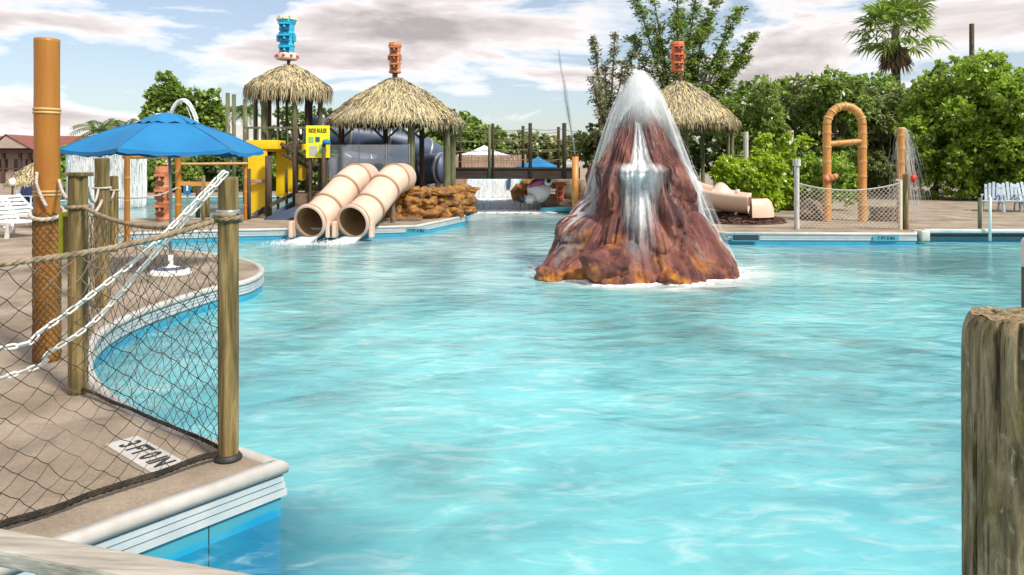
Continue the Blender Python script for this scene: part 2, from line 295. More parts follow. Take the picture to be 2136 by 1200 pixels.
# glass screen
m, t, b = newmat('clear_screen'); out = t.nodes['Material Output']; t.nodes.remove(b)
tr = t.nodes.new('ShaderNodeBsdfTransparent'); tr.inputs[0].default_value = (0.86, 0.90, 0.95, 1); gl = t.nodes.new('ShaderNodeBsdfGlossy'); gl.inputs['Roughness'].default_value = 0.12
df = t.nodes.new('ShaderNodeBsdfDiffuse'); df.inputs[0].default_value = (0.40, 0.46, 0.54, 1)
a1 = t.nodes.new('ShaderNodeMixShader'); a1.inputs[0].default_value = 0.35; t.links.new(gl.outputs[0], a1.inputs[1]); t.links.new(df.outputs[0], a1.inputs[2])
a2 = t.nodes.new('ShaderNodeMixShader'); a2.inputs[0].default_value = 0.30; t.links.new(tr.outputs[0], a2.inputs[1]); t.links.new(a1.outputs[0], a2.inputs[2]); t.links.new(a2.outputs[0], out.inputs[0])
M['screen'] = m
# white falling water: bright diffuse and translucent strands
m, t, b = newmat('falling_water'); out = t.nodes['Material Output']; t.nodes.remove(b)
d_ = t.nodes.new('ShaderNodeBsdfDiffuse'); d_.inputs[0].default_value = (0.95, 0.96, 0.97, 1); tr = t.nodes.new('ShaderNodeBsdfTranslucent'); tr.inputs[0].default_value = (0.92, 0.95, 0.97, 1)
a1 = t.nodes.new('ShaderNodeMixShader'); a1.inputs[0].default_value = 0.22; t.links.new(d_.outputs[0], a1.inputs[1]); t.links.new(tr.outputs[0], a1.inputs[2]); t.links.new(a1.outputs[0], out.inputs[0])
M['fall'] = m

m, t, b = newmat('thin_water_sheet'); out = t.nodes['Material Output']; t.nodes.remove(b); nn = t.nodes.new; ll = t.links.new
d_ = nn('ShaderNodeBsdfDiffuse'); d_.inputs[0].default_value = (0.93, 0.95, 0.96, 1); tr = nn('ShaderNodeBsdfTranslucent'); tr.inputs[0].default_value = (0.88, 0.92, 0.95, 1); a1 = nn('ShaderNodeMixShader'); a1.inputs[0].default_value = 0.22; ll(d_.outputs[0], a1.inputs[1]); ll(tr.outputs[0], a1.inputs[2])
at_ = nn('ShaderNodeAttribute'); at_.attribute_name = 'water_amount'; ns = noisen(t, 9, (1.6, 1.6, 0.14), 5, 0.65, 0.2); sr_ = nn('ShaderNodeMapRange'); sr_.inputs[1].default_value = 0.26; sr_.inputs[2].default_value = 0.54; sr_.inputs[3].default_value = 0.38; sr_.inputs[4].default_value = 1.0; ll(ns.outputs[0], sr_.inputs[0])
ml_ = nn('ShaderNodeMath'); ml_.operation = 'MULTIPLY'; ml_.use_clamp = True; ll(at_.outputs['Fac'], ml_.inputs[0]); ll(sr_.outputs[0], ml_.inputs[1])
tp = nn('ShaderNodeBsdfTransparent'); mx_ = nn('ShaderNodeMixShader'); ll(ml_.outputs[0], mx_.inputs[0]); ll(tp.outputs[0], mx_.inputs[1]); ll(a1.outputs[0], mx_.inputs[2]); ll(mx_.outputs[0], out.inputs[0])
M['sheet'] = m
# pool water: a clear, rippled surface over the basin, clouded by fine air bubbles where the jets stir it
WZ = -0.30
VC = V(2.38, 13.6, WZ)                           # middle of the rock cone at the waterline
def water_mat(name, foam_spots, milk=(0.42, 1.0)):
    m, t, b = newmat(name); out = t.nodes['Material Output']; t.nodes.remove(b); nn = t.nodes.new; ll = t.links.new
    big = noisen(t, 0.30, (1, 0.8, 1), 3, 0.5, 0.6)
    mid = noisen(t, 1.5, (0.8, 1.5, 1), 4, 0.6, 0.8)
    # ripples
    r1 = noisen(t, 1.7, (0.75, 1.25, 1), 2, 0.45, 0.7); r2 = noisen(t, 6.0, (0.75, 1.2, 1), 2, 0.5, 0.6, loc=(3, 1, 0))
    ad = nn('ShaderNodeMath'); ad.operation = 'MULTIPLY_ADD'; ll(r2.outputs[0], ad.inputs[0]); ad.inputs[1].default_value = 0.20; ll(r1.outputs[0], ad.inputs[2])
    bp = nn('ShaderNodeBump'); bp.inputs['Strength'].default_value = 0.5; bp.inputs['Distance'].default_value = 0.08; ll(ad.outputs[0], bp.inputs['Height'])
    # bubbles
    sm = nn('ShaderNodeMath'); sm.operation = 'MULTIPLY_ADD'; ll(mid.outputs[0], sm.inputs[0]); sm.inputs[1].default_value = 0.55; ll(big.outputs[0], sm.inputs[2])
    mr = nn('ShaderNodeMapRange'); mr.inputs[1].default_value = 0.60; mr.inputs[2].default_value = 0.92; mr.inputs[3].default_value = milk[0]; mr.inputs[4].default_value = milk[1]; ll(sm.outputs[0], mr.inputs[0])
    geo = nn('ShaderNodeNewGeometry'); foam = None
    cd = nn('ShaderNodeVectorMath'); cd.operation = 'DISTANCE'; ll(geo.outputs['Position'], cd.inputs[0]); cd.inputs[1].default_value = (-1.9, 3.3, WZ)   # still, clear water in the sheltered corner
    cm = nn('ShaderNodeMapRange'); cm.interpolation_type = 'SMOOTHSTEP'; cm.inputs[1].default_value = 0.7; cm.inputs[2].default_value = 1.5; cm.inputs[3].default_value = 0.12; cm.inputs[4].default_value = 1.0; ll(cd.outputs['Value'], cm.inputs[0])
    cf = nn('ShaderNodeMath'); cf.operation = 'MULTIPLY'; ll(mr.outputs[0], cf.inputs[0]); ll(cm.outputs[0], cf.inputs[1]); fac = cf.outputs[0]
    for (cx, cy, cz), r0, r1_, amt in foam_spots:
        dd = nn('ShaderNodeVectorMath'); dd.operation = 'DISTANCE'; ll(geo.outputs['Position'], dd.inputs[0]); dd.inputs[1].default_value = (cx, cy, cz)
        mm = nn('ShaderNodeMapRange'); mm.interpolation_type = 'SMOOTHSTEP'; mm.inputs[1].default_value = r0; mm.inputs[2].default_value = r1_; mm.inputs[3].default_value = amt; mm.inputs[4].default_value = 0; ll(dd.outputs['Value'], mm.inputs[0])
        if foam is None: foam = mm.outputs[0]
        else:
            mxx = nn('ShaderNodeMath'); mxx.operation = 'MAXIMUM'; ll(foam, mxx.inputs[0]); ll(mm.outputs[0], mxx.inputs[1]); foam = mxx.outputs[0]
    if foam is None:
        vv = nn('ShaderNodeValue'); vv.outputs[0].default_value = 0; foam = vv.outputs[0]
    fm = nn('ShaderNodeMath'); fm.operation = 'MULTIPLY'; ll(foam, fm.inputs[0])
    mr2 = nn('ShaderNodeMapRange'); mr2.inputs[1].default_value = 0.3; mr2.inputs[2].default_value = 0.6; mr2.inputs[3].default_value = 0.35; mr2.inputs[4].default_value = 1.0; ll(mid.outputs[0], mr2.inputs[0]); ll(mr2.outputs[0], fm.inputs[1])
    # scattered froth streaks
    st = noisen(t, 2.6, (0.7, 2.0, 1), 6, 0.62, 1.4, loc=(7, 3, 0)); st2 = nn('ShaderNodeMapRange'); st2.inputs[1].default_value = 0.50; st2.inputs[2].default_value = 0.72; st2.inputs[3].default_value = 0; st2.inputs[4].default_value = 0.42; ll(st.outputs[0], st2.inputs[0])
    fx = nn('ShaderNodeMath'); fx.operation = 'MAXIMUM'; ll(fm.outputs[0], fx.inputs[0]); ll(st2.outputs[0], fx.inputs[1])
    mc = nn('ShaderNodeMix'); mc.data_type = 'RGBA'; ll(fx.outputs[0], mc.inputs[0]); mc.inputs[6].default_value = (0.18, 0.54, 0.57, 1); mc.inputs[7].default_value = (0.72, 0.80, 0.79, 1)
    df = nn('ShaderNodeBsdfDiffuse'); ll(mc.outputs[2], df.inputs[0]); ll(bp.outputs[0], df.inputs['Normal'])
    tp = nn('ShaderNodeBsdfTransparent'); tp.inputs[0].default_value = (0.52, 0.92, 0.98, 1)
    mf = nn('ShaderNodeMath'); mf.operation = 'MAXIMUM'; ll(fac, mf.inputs[0]); ll(fx.outputs[0], mf.inputs[1])
    body = nn('ShaderNodeMixShader'); ll(mf.outputs[0], body.inputs[0]); ll(tp.outputs[0], body.inputs[1]); ll(df.outputs[0], body.inputs[2])
    gl = nn('ShaderNodeBsdfGlossy'); gl.inputs['Roughness'].default_value = 0.16; ll(bp.outputs[0], gl.inputs['Normal'])
    fr = nn('ShaderNodeFresnel'); fr.inputs[0].default_value = 1.33; ll(bp.outputs[0], fr.inputs['Normal'])
    fin = nn('ShaderNodeMixShader'); ll(fr.outputs[0], fin.inputs[0]); ll(body.outputs[0], fin.inputs[1]); ll(gl.outputs[0], fin.inputs[2]); ll(fin.outputs[0], out.inputs[0])
    return m
M['water'] = water_mat('pool_water', [((VC.x+0.1, VC.y-0.25, VC.z), 1.9, 2.55, 0.95), ((VC.x+1.6, VC.y-0.2, VC.z), 0.4, 1.9, 0.8), ((-5.25, 17.8, WZ), 0.2, 1.0, 1.0), ((-4.2, 17.8, WZ), 0.2, 1.0, 1.0),
    ((0.4, 29.5, WZ), 2.4, 6.5, 1.0), ((-1.2, 12.5, WZ), 0.6, 3.2, 0.35), ((-0.5, 18.5, WZ), 1.5, 8.5, 0.5), ((5.5, 15.0, WZ), 0.5, 4.5, 0.35)])
M['water2'] = water_mat('far_pool_water', [((-13, 28, -0.1), 3, 6, 0.7)], (0.6, 0.95))

# ------------------------------------------------------------------ ground sheet, pools, water
def catmull(pts, n=6):
    out = []
    m = len(pts)
    for i in range(m-1):
        p0 = pts[max(i-1, 0)]; p1 = pts[i]; p2 = pts[i+1]; p3 = pts[min(i+2, m-1)]
        for k in range(n):
            u = k/n
            out.append(tuple(0.5*((2*p1[j])+(-p0[j]+p2[j])*u+(2*p0[j]-5*p1[j]+4*p2[j]-p3[j])*u*u+(-p0[j]+3*p1[j]-3*p2[j]+p3[j])*u**3) for j in range(len(p1))))
    out.append(tuple(pts[-1])); return out
def xy(px, py):
    p = dk(px, py); return (p.x, p.y)
corner = xy(585, 965)
d_front = Vector((xy(120, 1130)[0]-corner[0], xy(120, 1130)[1]-corner[1])).normalized()
fa = (corner[0]+d_front.x*3.6, corner[1]+d_front.y*3.6)
bay = catmull([corner, xy(505, 938), xy(450, 923), xy(300, 866), xy(205, 800), xy(184, 740), xy(212, 690), xy(300, 645), xy(440, 600), xy(515, 584), xy(546, 566), xy(538, 551), xy(500, 538), xy(430, 527), xy(330, 517), xy(255, 507), xy(228, 497), xy(262, 486)], 6)
farl = [xy(500, 478), xy(700, 474.5), xy(868, 470), xy(968, 450), (-1.62, 31.5)]
right = [(2.4, 31.5), (2.7, 26.0), (3.6, 20.2), (5.3, 17.6), (9.8, 17.45), (10.28, 18.3), (17.0, 18.3), (17.0, -8.0), (-5.4, -8.0), fa]
pool = bay + farl + right
def area(p): return 0.5*sum(p[i][0]*p[(i+1) % len(p)][1]-p[(i+1) % len(p)][0]*p[i][1] for i in range(len(p)))
def ccw(p): return p if area(p) > 0 else p[::-1]
pool = ccw(pool)
pool2 = ccw(catmull([(-8.6, 22.2), (-12.5, 22.0), (-15.6, 23.2), (-18.5, 25.5), (-20.5, 29), (-20.0, 34), (-15, 36.5), (-9.5, 36), (-8.2, 30), (-8.2, 26), (-8.6, 22.2)], 4)[:-1])
def inset(p, d):
    n = len(p); out = []
    for i in range(n):
        a, b, c = Vector(p[i-1]), Vector(p[i]), Vector(p[(i+1) % n])
        e1 = (b-a); e2 = (c-b); e1.normalize(); e2.normalize()
        n1 = Vector((-e1.y, e1.x)); n2 = Vector((-e2.y, e2.x)); nb = n1+n2
        nb = nb/max(nb.length_squared/2, 0.35) if nb.length > 1e-4 else n1
        out.append((b.x+nb.x*d, b.y+nb.y*d))
    return out
def sheet(mb, outer, holes, z):
    loops = [[Vector((x, y, 0)) for x, y in outer]]+[[Vector((x, y, 0)) for x, y in h] for h in holes]
    flat = [p for l in loops for p in l]; tri = geometry.tessellate_polygon(loops)
    fs = []
    for a, b_, c in tri:
        A, B, C_ = flat[a], flat[b_], flat[c]
        fs.append((a, b_, c) if (B-A).cross(C_-A).z > 0 else (a, c, b_))
    mb.add([(p.x, p.y, z) for p in flat], fs)
def sweep(mb, p, prof):
    rings = [[(x, y, z) for x, y in inset(p, d)] for d, z in prof]; n = len(p)
    mb.add([q for r in rings for q in r], [(i*n+k, i*n+(k+1) % n, (i+1)*n+(k+1) % n, (i+1)*n+k) for i in range(len(prof)-1) for k in range(n)])
g = MB(); sheet(g, [(-400, -60), (400, -60), (400, 700), (-400, 700)], [inset(pool, -0.05), inset(pool2, -0.05)], 0.0)
setting('ground', g, M['deck'])
for nm, pl, wz, wm in (('pool_basin', pool, WZ, M['water']), ('far_pool_basin', pool2, -0.12, M['water2'])):
    root = bpy.data.objects.new(nm, None); col.objects.link(root); root['kind'] = 'structure'
    c = MB(); sweep(c, pl, [(-0.06, -0.02), (-0.058, 0.004), (0.0, 0.008), (0.016, 0.004), (0.028, -0.010), (0.032, -0.032), (0.028, -0.058), (0.0, -0.068)]); part('coping', c, M['coping'], root, True)
    if nm == 'pool_basin':
        c = MB()
        for k, (za, zb) in enumerate(((-0.072, -0.105), (-0.113, -0.142), (-0.150, -0.185))):
            c2 = MB(); sweep(c2, pl, [(0.0, za), (0.012+0.006*k, za), (0.012+0.006*k, zb), (0.0, zb)]); part('gutter_ledge', c2, M['tile'], root)
        c = MB(); sweep(c, pl, [(0.001, -0.07), (0.001, -1.5)])
    else:
        c = MB(); sweep(c, pl, [(0.001, -0.07), (0.001, -0.9)])
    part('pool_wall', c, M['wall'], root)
    c = MB(); sheet(c, inset(pl, -0.02), [], -1.45 if nm == 'pool_basin' else -0.85); part('pool_floor', c, M['floor'], root)
    c = MB(); sheet(c, inset(pl, -0.01), [], wz); wo = setting('pool_water' if nm == 'pool_basin' else 'far_pool_water', c, wm)
jn = bpy.data.objects['pool_basin']
for sj in (0.42, 1.25, 2.1, 2.9):
    p = V(corner[0]+d_front.x*sj, corner[1]+d_front.y*sj, -0.6); q = MB(); q.box(p, (0.006, 0.006, 0.84)); part('wall_joint', q, M['slot'], jn)

# depth markers
def text_mesh(body, size, bold=0.0):
    cu = bpy.data.curves.new('t', 'FONT'); cu.body = body; cu.size = size; cu.align_x = 'CENTER'; cu.align_y = 'CENTER'; cu.offset = bold; cu.extrude = 0.0008
    o = bpy.data.objects.new('t', cu); col.objects.link(o); dg = bpy.context.evaluated_depsgraph_get()
    me = bpy.data.meshes.new_from_object(o.evaluated_get(dg)); bpy.data.objects.remove(o); bpy.data.curves.remove(cu); return me
def text_on(parent, body, size, mtx, mat, sx=1.0, name='lettering', bold=0.0):
    """mtx: world placement of the text plane (x right, y up, z out)"""
    me = text_mesh(body, size, bold); b = wloc(parent)
    me.transform(Matrix.Translation(-b) @ mtx @ Matrix.Diagonal((sx, 1, 1, 1))); me.materials.clear(); me.materials.append(mat)
    o = bpy.data.objects.new(name, me); col.objects.link(o); o.parent = parent; return o
a_, b_, c_, d_ = dk(222, 930), dk(285, 910), dk(397, 969), dk(317, 991)
cen = (a_+b_+c_+d_)/4; ux = ((c_-b_)+(d_-a_)).normalized(); uy = V(-ux.y, ux.x, 0); rm = Matrix((ux, uy, V(0,0,1))).transposed()
mk = thing('depth_marker', 'white tile lettered 3 FT 0 IN set in the near deck', 'marker', (cen.x, cen.y, 0))
q = MB(); q.box(cen+V(0,0,0.002), (0.66, 0.185, 0.006), rm); part('tile', q, M['coping'], mk)
text_on(mk, '3 FT 0 IN', 0.165, Matrix.Translation(cen+V(0,0,0.007)) @ rm.to_4x4(), M['black'], 0.76, bold=0.0045)
def wall_marker(px, py, Y, label, wdt=0.62):
    p = at(px, py, Y); mk = thing('depth_marker', label, 'marker', (p.x, p.y, p.z))
    q = MB(); q.box(p, (wdt, 0.012, 0.13)); part('tile', q, M['wall'], mk)
    text_on(mk, '3 FT 0 IN', 0.11, Matrix.Translation(p+V(0,-0.0085,0)) @ Matrix.Rotation(PI/2, 4, 'X'), M['black'], 0.95, bold=0.004)
wall_marker(1848, 497.5, 17.43, 'black depth lettering on the blue far wall below the net fence')
wall_marker(868, 482, 19.3, 'black depth lettering on the blue wall beside the tube slides', 0.55)
# skimmer opening in the far wall
sk = thing('skimmer', 'dark slot of the skimmer in the far pool wall', 'skimmer', tuple(at(1555, 496, 17.5)))
p = at(1555, 496, 17.50); q = MB(); q.bbox(p, (0.62, 0.05, 0.13), 0.01); part('opening', q, M['slot'], sk)
q = MB(); 
for dx, dz, w_, h_ in ((0, 0.075, 0.68, 0.02), (0, -0.075, 0.68, 0.02), (0.33, 0, 0.02, 0.13), (-0.33, 0, 0.02, 0.13)): q.box(p+V(dx, -0.02, dz), (w_, 0.035, h_))
part('frame', q, M['wall'], sk)
# deeper pale rail on the recessed right-hand edge
q = MB(); q.bbox((13.6, 18.16, -0.02), (6.5, 0.22, 0.10), 0.03)
ro = thing('roller_beam', 'pale blue beam along the recessed pool edge at right', 'beam', (13.6, 18.16, -0.1)); part('beam', q, M['tile'], ro, True)
q = MB(); q.box((13.6, 18.2, -0.145), (6.4, 0.1, 0.05)); part('shadow_gap', q, M['slot'], ro)
q = MB(); q.bbox((10.16, 17.9, -0.10), (0.22, 0.5, 0.26), 0.03); part('end_block', q, M['coping'], ro, True)

# ------------------------------------------------------------------ fence kit
def rope_mb(mb, pts, r, n=5, twist=1.0, seg=None):
    pts = [Vector(p) for p in pts]; L_ = sum((pts[i+1]-pts[i]).length for i in range(len(pts)-1))
    m = seg or max(8, int(L_/(r*1.6))); sm = []
    cum = [0]
    for i in range(len(pts)-1): cum.append(cum[-1]+(pts[i+1]-pts[i]).length)
    j = 0
    for k in range(m+1):
        s = L_*k/m
        while j < len(pts)-2 and cum[j+1] < s: j += 1
        u = (s-cum[j])/max(1e-6, cum[j+1]-cum[j]); sm.append(pts[j].lerp(pts[j+1], u))
    for st in range(3):
        ps = []
        for k, p in enumerate(sm):
            d = (sm[min(k+1, m)]-sm[max(k-1, 0)]).normalized(); x = d.cross(V(0,0,1))
            if x.length < 1e-3: x = V(1,0,0)
            x.normalize(); y = x.cross(d); a = st*2*PI/3+twist*(L_*k/m)/(r*7)*2*PI
            ps.append(p+(x*math.cos(a)+y*math.sin(a))*r*0.5)
        mb.tube(ps, r*0.58, n)
def sagline(a, b, sag, n=14, wob=0.0):
    a, b = Vector(a), Vector(b); out = []
    for k in range(n+1):
        u = k/n; p = a.lerp(b, u); p.z -= sag*4*u*(1-u)
        if wob: p += V(noise.noise(p*3+V(9,0,0)), noise.noise(p*3+V(0,5,0)), noise.noise(p*3))*wob
        out.append(p)
    return out
def wrap(c, r, rr, turns=1.0, dz=0.0, n=18):
    return [V(c[0]+r*math.cos(2*PI*turns*k/n), c[1]+r*math.sin(2*PI*turns*k/n), c[2]+dz*k/n) for k in range(n+1)]
def net_mb(mb, top, bot, nu, nv, r, wob=0.012, knots=True, sides=4):
    """top / bot: callables u -> Vector; diamond mesh between"""
    def P(i, j):
        u, v = i/nu, j/nv; p = top(u).lerp(bot(u), v)
        f = math.sin(PI*u)*0.5+0.5
        return p+V(noise.noise(V(i*0.7, j*0.9, 1.3)), noise.noise(V(i*0.8, j*0.6, 7.3)), noise.noise(V(i*0.6, j*0.7, 4.1)))*wob*f*2
    for i in range(nu+1):
        for j in range(nv+1):
            if (i+j) % 2: continue
            p = P(i, j)
            for di in (-1, 1):
                if 0 <= i+di <= nu and j+1 <= nv:
                    q = P(i+di, j+1); mid = (p+q)/2-V(0, 0, 0.006); mb.tube([p, mid, q], r, sides, cap=False)
            if knots and 0 < j < nv:
                k = r*2.3; mb.add([p+V(k,0,0), p-V(k,0,0), p+V(0,k,0), p-V(0,k,0), p+V(0,0,k), p-V(0,0,k)], [(0,2,4),(2,1,4),(1,3,4),(3,0,4),(2,0,5),(1,2,5),(3,1,5),(0,3,5)])
def post_mb(base, h, r, seed=0.0, n=20, lean=(0, 0), cham=0.02, rough=0.05):
    mb = MB(); zs = [0, 0.02]+[h*k/14 for k in range(1, 14)]+[h-cham, h-cham*0.3, h]; vs = []
    for i, z in enumerate(zs):
        rad = r*(1.0 if i < len(zs)-2 else (0.96 if i == len(zs)-2 else 0.86))
        for k in range(n):
            a = 2*PI*k/n; d = V(math.cos(a), math.sin(a), 0)
            kk = rad*(1+rough*noise.noise(d*1.3+V(seed, seed, z*0.8))+rough*0.4*noise.noise(d*4+V(seed, 0, z*1.5)))
            vs.append(Vector(base)+d*kk+V(lean[0]*z, lean[1]*z, z))
    m = len(zs); fs = [(i*n+k, i*n+(k+1) % n, (i+1)*n+(k+1) % n, (i+1)*n+k) for i in range(m-1) for k in range(n)]
    fs.append(tuple((m-1)*n+k for k in range(n))); fs.append(tuple(range(n-1, -1, -1))); mb.add(vs, fs); return mb
def bamboo_mb(a, b, r, nodes, n=20):
    mb = MB(); rings = []; a, b = Vector(a), Vector(b); L_ = (b-a).length; u = (b-a)/L_
    cuts = sorted(set([0.0, 1.0]+list(nodes))); pts, rr = [], []
    for i in range(len(cuts)-1):
        s0, s1 = cuts[i]*L_, cuts[i+1]*L_
        for f, k in ((0.0, 1.03), (0.04, 1.0), (0.3, 0.985), (0.7, 0.985), (0.96, 1.0)):
            pts.append(a+u*(s0+(s1-s0)*f)); rr.append(r*k)
    pts.append(b); rr.append(r); mb.tube(pts, rr, n)
    for c in nodes:
        s = c*L_
        for o in (-0.14*r, 0.16*r):
            rings.append(MB()); ps = [a+u*(s+o+z) for z in (-0.11*r, -0.06*r, 0.06*r, 0.11*r)]; rings[-1].tube(ps, [r*1.0, r*1.09, r*1.09, r*1.0], n)
    return mb, rings

# near fence: corner post, back post, bamboo pole
PC = dk(476, 958); PB = dk(163, 820); PP = dk(98, 752)
fp = thing('fence_post', 'round wooden corner post with white chains hooked on its top', 'post', tuple(PC))
part('post', post_mb(PC, 1.62, 0.056, 1.0, 24), M['wood'], fp, True)
q = MB(); q.lathe(PC, [(0.075, 0.0), (0.078, 0.012), (0.066, 0.03), (0.058, 0.036)], 24); part('base_collar', q, M['blackrubber'], fp, True)
q = MB(); q.lathe(PC, [(0.062, 1.405), (0.066, 1.412), (0.066, 1.425), (0.062, 1.432)], 20); part('metal_band', q, M['pole'], fp, True)
q = MB(); rope_mb(q, wrap(PC+V(0,0,1.37), 0.068, 0, 1.9, 0.035, 30), 0.017); part('rope_lashing', q, M['rope'], fp, True)
pb = thing('fence_post', 'dark square-topped wooden post between the bamboo pole and the pool', 'post', tuple(PB))
q = post_mb(PB, 1.61, 0.066, 4.0, 20); part('post', q, M['wood'], pb, True)
q = MB(); q.bbox(PB+V(0,0,1.615), (0.15, 0.15, 0.03), 0.008); part('cap', q, M['wood'], pb)
q = MB(); rope_mb(q, wrap(PB+V(0,0,1.36), 0.075, 0, 1.5, 0.03, 26), 0.016); part('rope_lashing', q, M['rope'], pb, True)
bp = thing('bamboo_pole', 'tall ochre bamboo pole wrapped in brown netting below', 'pole', tuple(PP))
mb, rg = bamboo_mb(PP, PP+V(0,0,2.765), 0.098, (0.52, 0.775), 32); part('culm', mb, M['bamboo'], bp, True); [part('node_ring', g_, M['bambooring'], bp, True) for g_ in rg]
q = MB(); q.lathe(PP, [(0.086, 2.72), (0.086, 2.767), (0.04, 2.7665)], 28, cap=False); part('open_top', q, M['trim'], bp)
q = MB(); sl = 1.28
def spt(i, j, nu=26, nv=40):
    a = 2*PI*i/nu; return PP+V(math.cos(a), math.sin(a), 0)*(0.104+0.008*noise.noise(V(i*0.9, j*0.35, 3)))+V(0, 0, sl*j/nv)
for i in range(26):
    for j in range(40):
        if (i+j) % 2 == 0:
            for di in (-1, 1): q.tube([spt(i, j), spt(i+di, j+1)], 0.0042, 3, cap=False)
part('net_sleeve', q, M['netbrown'], bp)
q = MB(); rope_mb(q, [PP+V(0.125*math.cos(a), 0.125*math.sin(a), 1.27-0.05*math.cos(a+1.2)) for a in [2*PI*k/26 for k in range(27)]], 0.019); part('rope_collar', q, M['palerope'], bp, True)
q = MB(); rope_mb(q, catmull([(PP.x-0.02, PP.y-0.10, 1.62), (PP.x+0.0, PP.y-0.135, 1.52), (PP.x+0.04, PP.y-0.125, 1.40), (PP.x+0.075, PP.y-0.12, 1.33)], 5), 0.014); part('rope_tail', q, M['palerope'], bp, True)
# far posts of the left fence
def wpost(name, px, py, ytop, r, label, mat='wood', seed=2.0, band=None):
    b = dk(px, py); h = CAMZ-(ytop-HY)/F*b.y
    o = thing(name, label, 'post', tuple(b)); part('post', post_mb(b, h, r, seed, 16), M[mat], o, True)
    if band:
        q = MB(); rope_mb(q, wrap(b+V(0,0,h*band), r*1.15, 0, 1.5, 0.03, 20), 0.013); part('rope_lashing', q, M['palerope'], o, True)
    return o, b, h
pD, bD, hD = wpost('fence_post', 213, 640, 330, 0.078, 'stout wooden fence post standing under the blue umbrella edge', 'wood', 6.0, 0.79)
pE, bE, hE = wpost('fence_post', 238, 525, 367, 0.075, 'short thin wooden fence post right of the stout one', 'wood', 8.0, 0.8)
# ropes and nets of the near fence
rt = lambda z, P: P+V(0, 0, z)
def edge_dir(): return V(d_front.x, d_front.y, 0)
ED = edge_dir(); PN = PC+ED*2.1                       # next post of the front run, out of frame
PNz = 1.24
o = thing('fence_post', 'wooden fence post at the near end of the front net', 'post', tuple(PN)); part('post', post_mb(PN, 1.55, 0.056, 11.0), M['wood'], o, True)
frontline = sagline(PC+V(-0.05, -0.03, 1.375), PN+V(0, 0, 1.36), 0.13, 18)
q = MB(); rope_mb(q, frontline, 0.017); solo('fence_rope', q, M['rope'], 'twisted manila rope along the top of the front net', 'rope', tuple(PC+V(-0.05,-0.03,1.375)), True)
def fl(line):
    def f(u):
        x = u*(len(line)-1); i = min(int(x), len(line)-2); return Vector(line[i]).lerp(Vector(line[i+1]), x-i)
    return f
q = MB(); fb = sagline(PC+V(-0.05, -0.04, 0.03), PN+V(0, 0, 0.02), 0.0, 18, 0.012)
net_mb(q, fl(frontline), fl(fb), 34, 22, 0.0021, 0.014)
nt_ = thing('fence_net', 'black diamond net hung along the front deck edge', 'net', tuple(PC+V(-0.05,-0.04,0.02))); part('mesh', q, M['net'], nt_)
q = MB(); bl = [p+V(0, 0, 0.012+0.012*noise.noise(p*6)) for p in fb]; rope_mb(q, bl, 0.016); rope_mb(q, [p+V(0.012, 0.012, 0.012) for p in bl], 0.010, twist=-1); part('bottom_rope', q, M['blackrope'], nt_, True)
backline = sagline(PB+V(0.06, -0.04, 1.375), PC+V(-0.04, 0.05, 1.385), 0.10, 16)
q = MB(); rope_mb(q, backline, 0.0165); solo('fence_rope', q, M['rope'], 'twisted rope sagging between the back post and the corner post', 'rope', tuple(PB+V(0.06,-0.04,1.375)), True)
q = MB(); bb = sagline(PB+V(0.06, -0.04, 0.03), PC+V(-0.05, 0.05, 0.03), 0.0, 16, 0.012)
net_mb(q, fl(backline), fl(bb), 36, 24, 0.0020, 0.014)
nt_ = thing('fence_net', 'black diamond net between the back post and the corner post', 'net', tuple(PB+V(0.06,-0.04,0.02))); part('mesh', q, M['net'], nt_)
q = MB(); rope_mb(q, [p+V(0, 0, 0.01) for p in bb], 0.013); part('bottom_rope', q, M['blackrope'], nt_, True)
l3 = sagline(PB+V(-0.05, 0.05, 1.38), bD+V(0, 0, hD*0.72), 0.12, 14)
q = MB(); rope_mb(q, l3, 0.016); solo('fence_rope', q, M['palerope'], 'pale rope drooping from the back post to the stout post', 'rope', tuple(l3[0]), True)
q = MB(); net_mb(q, fl(l3), fl(sagline(PB+V(-0.05, 0.05, 0.03), bD+V(0, 0, 0.03), 0, 14)), 36, 18, 0.0023)
nt_ = thing('fence_net', 'diamond net between the back post and the stout post', 'net', tuple(PB+V(-0.05,0.05,0.02))); part('mesh', q, M['netbrown'], nt_)
l4 = sagline(bD+V(0, 0, hD*0.79), bE+V(0, 0, hE*0.8), 0.16, 14)
q = MB(); rope_mb(q, l4, 0.016); solo('fence_rope', q, M['palerope'], 'pale rope drooping from the stout post to the thin post', 'rope', tuple(l4[0]), True)
l5 = sagline(PP+V(0.1, 0.0, 1.55), PB+V(-0.06, 0.03, 1.45), 0.07, 12)
q = MB(); rope_mb(q, l5, 0.014); solo('fence_rope', q, M['palerope'], 'short pale rope tied from the bamboo pole to the back post', 'rope', tuple(l5[0]), True)
l6 = sagline(PB+V(0.03, 0.06, 1.52), bD+V(0.0, -0.08, hD*0.79), 0.13, 12)
q = MB(); rope_mb(q, l6, 0.013); solo('fence_rope', q, M['palerope'], 'upper pale rope from the back post towards the umbrella', 'rope', tuple(l6[0]), True)
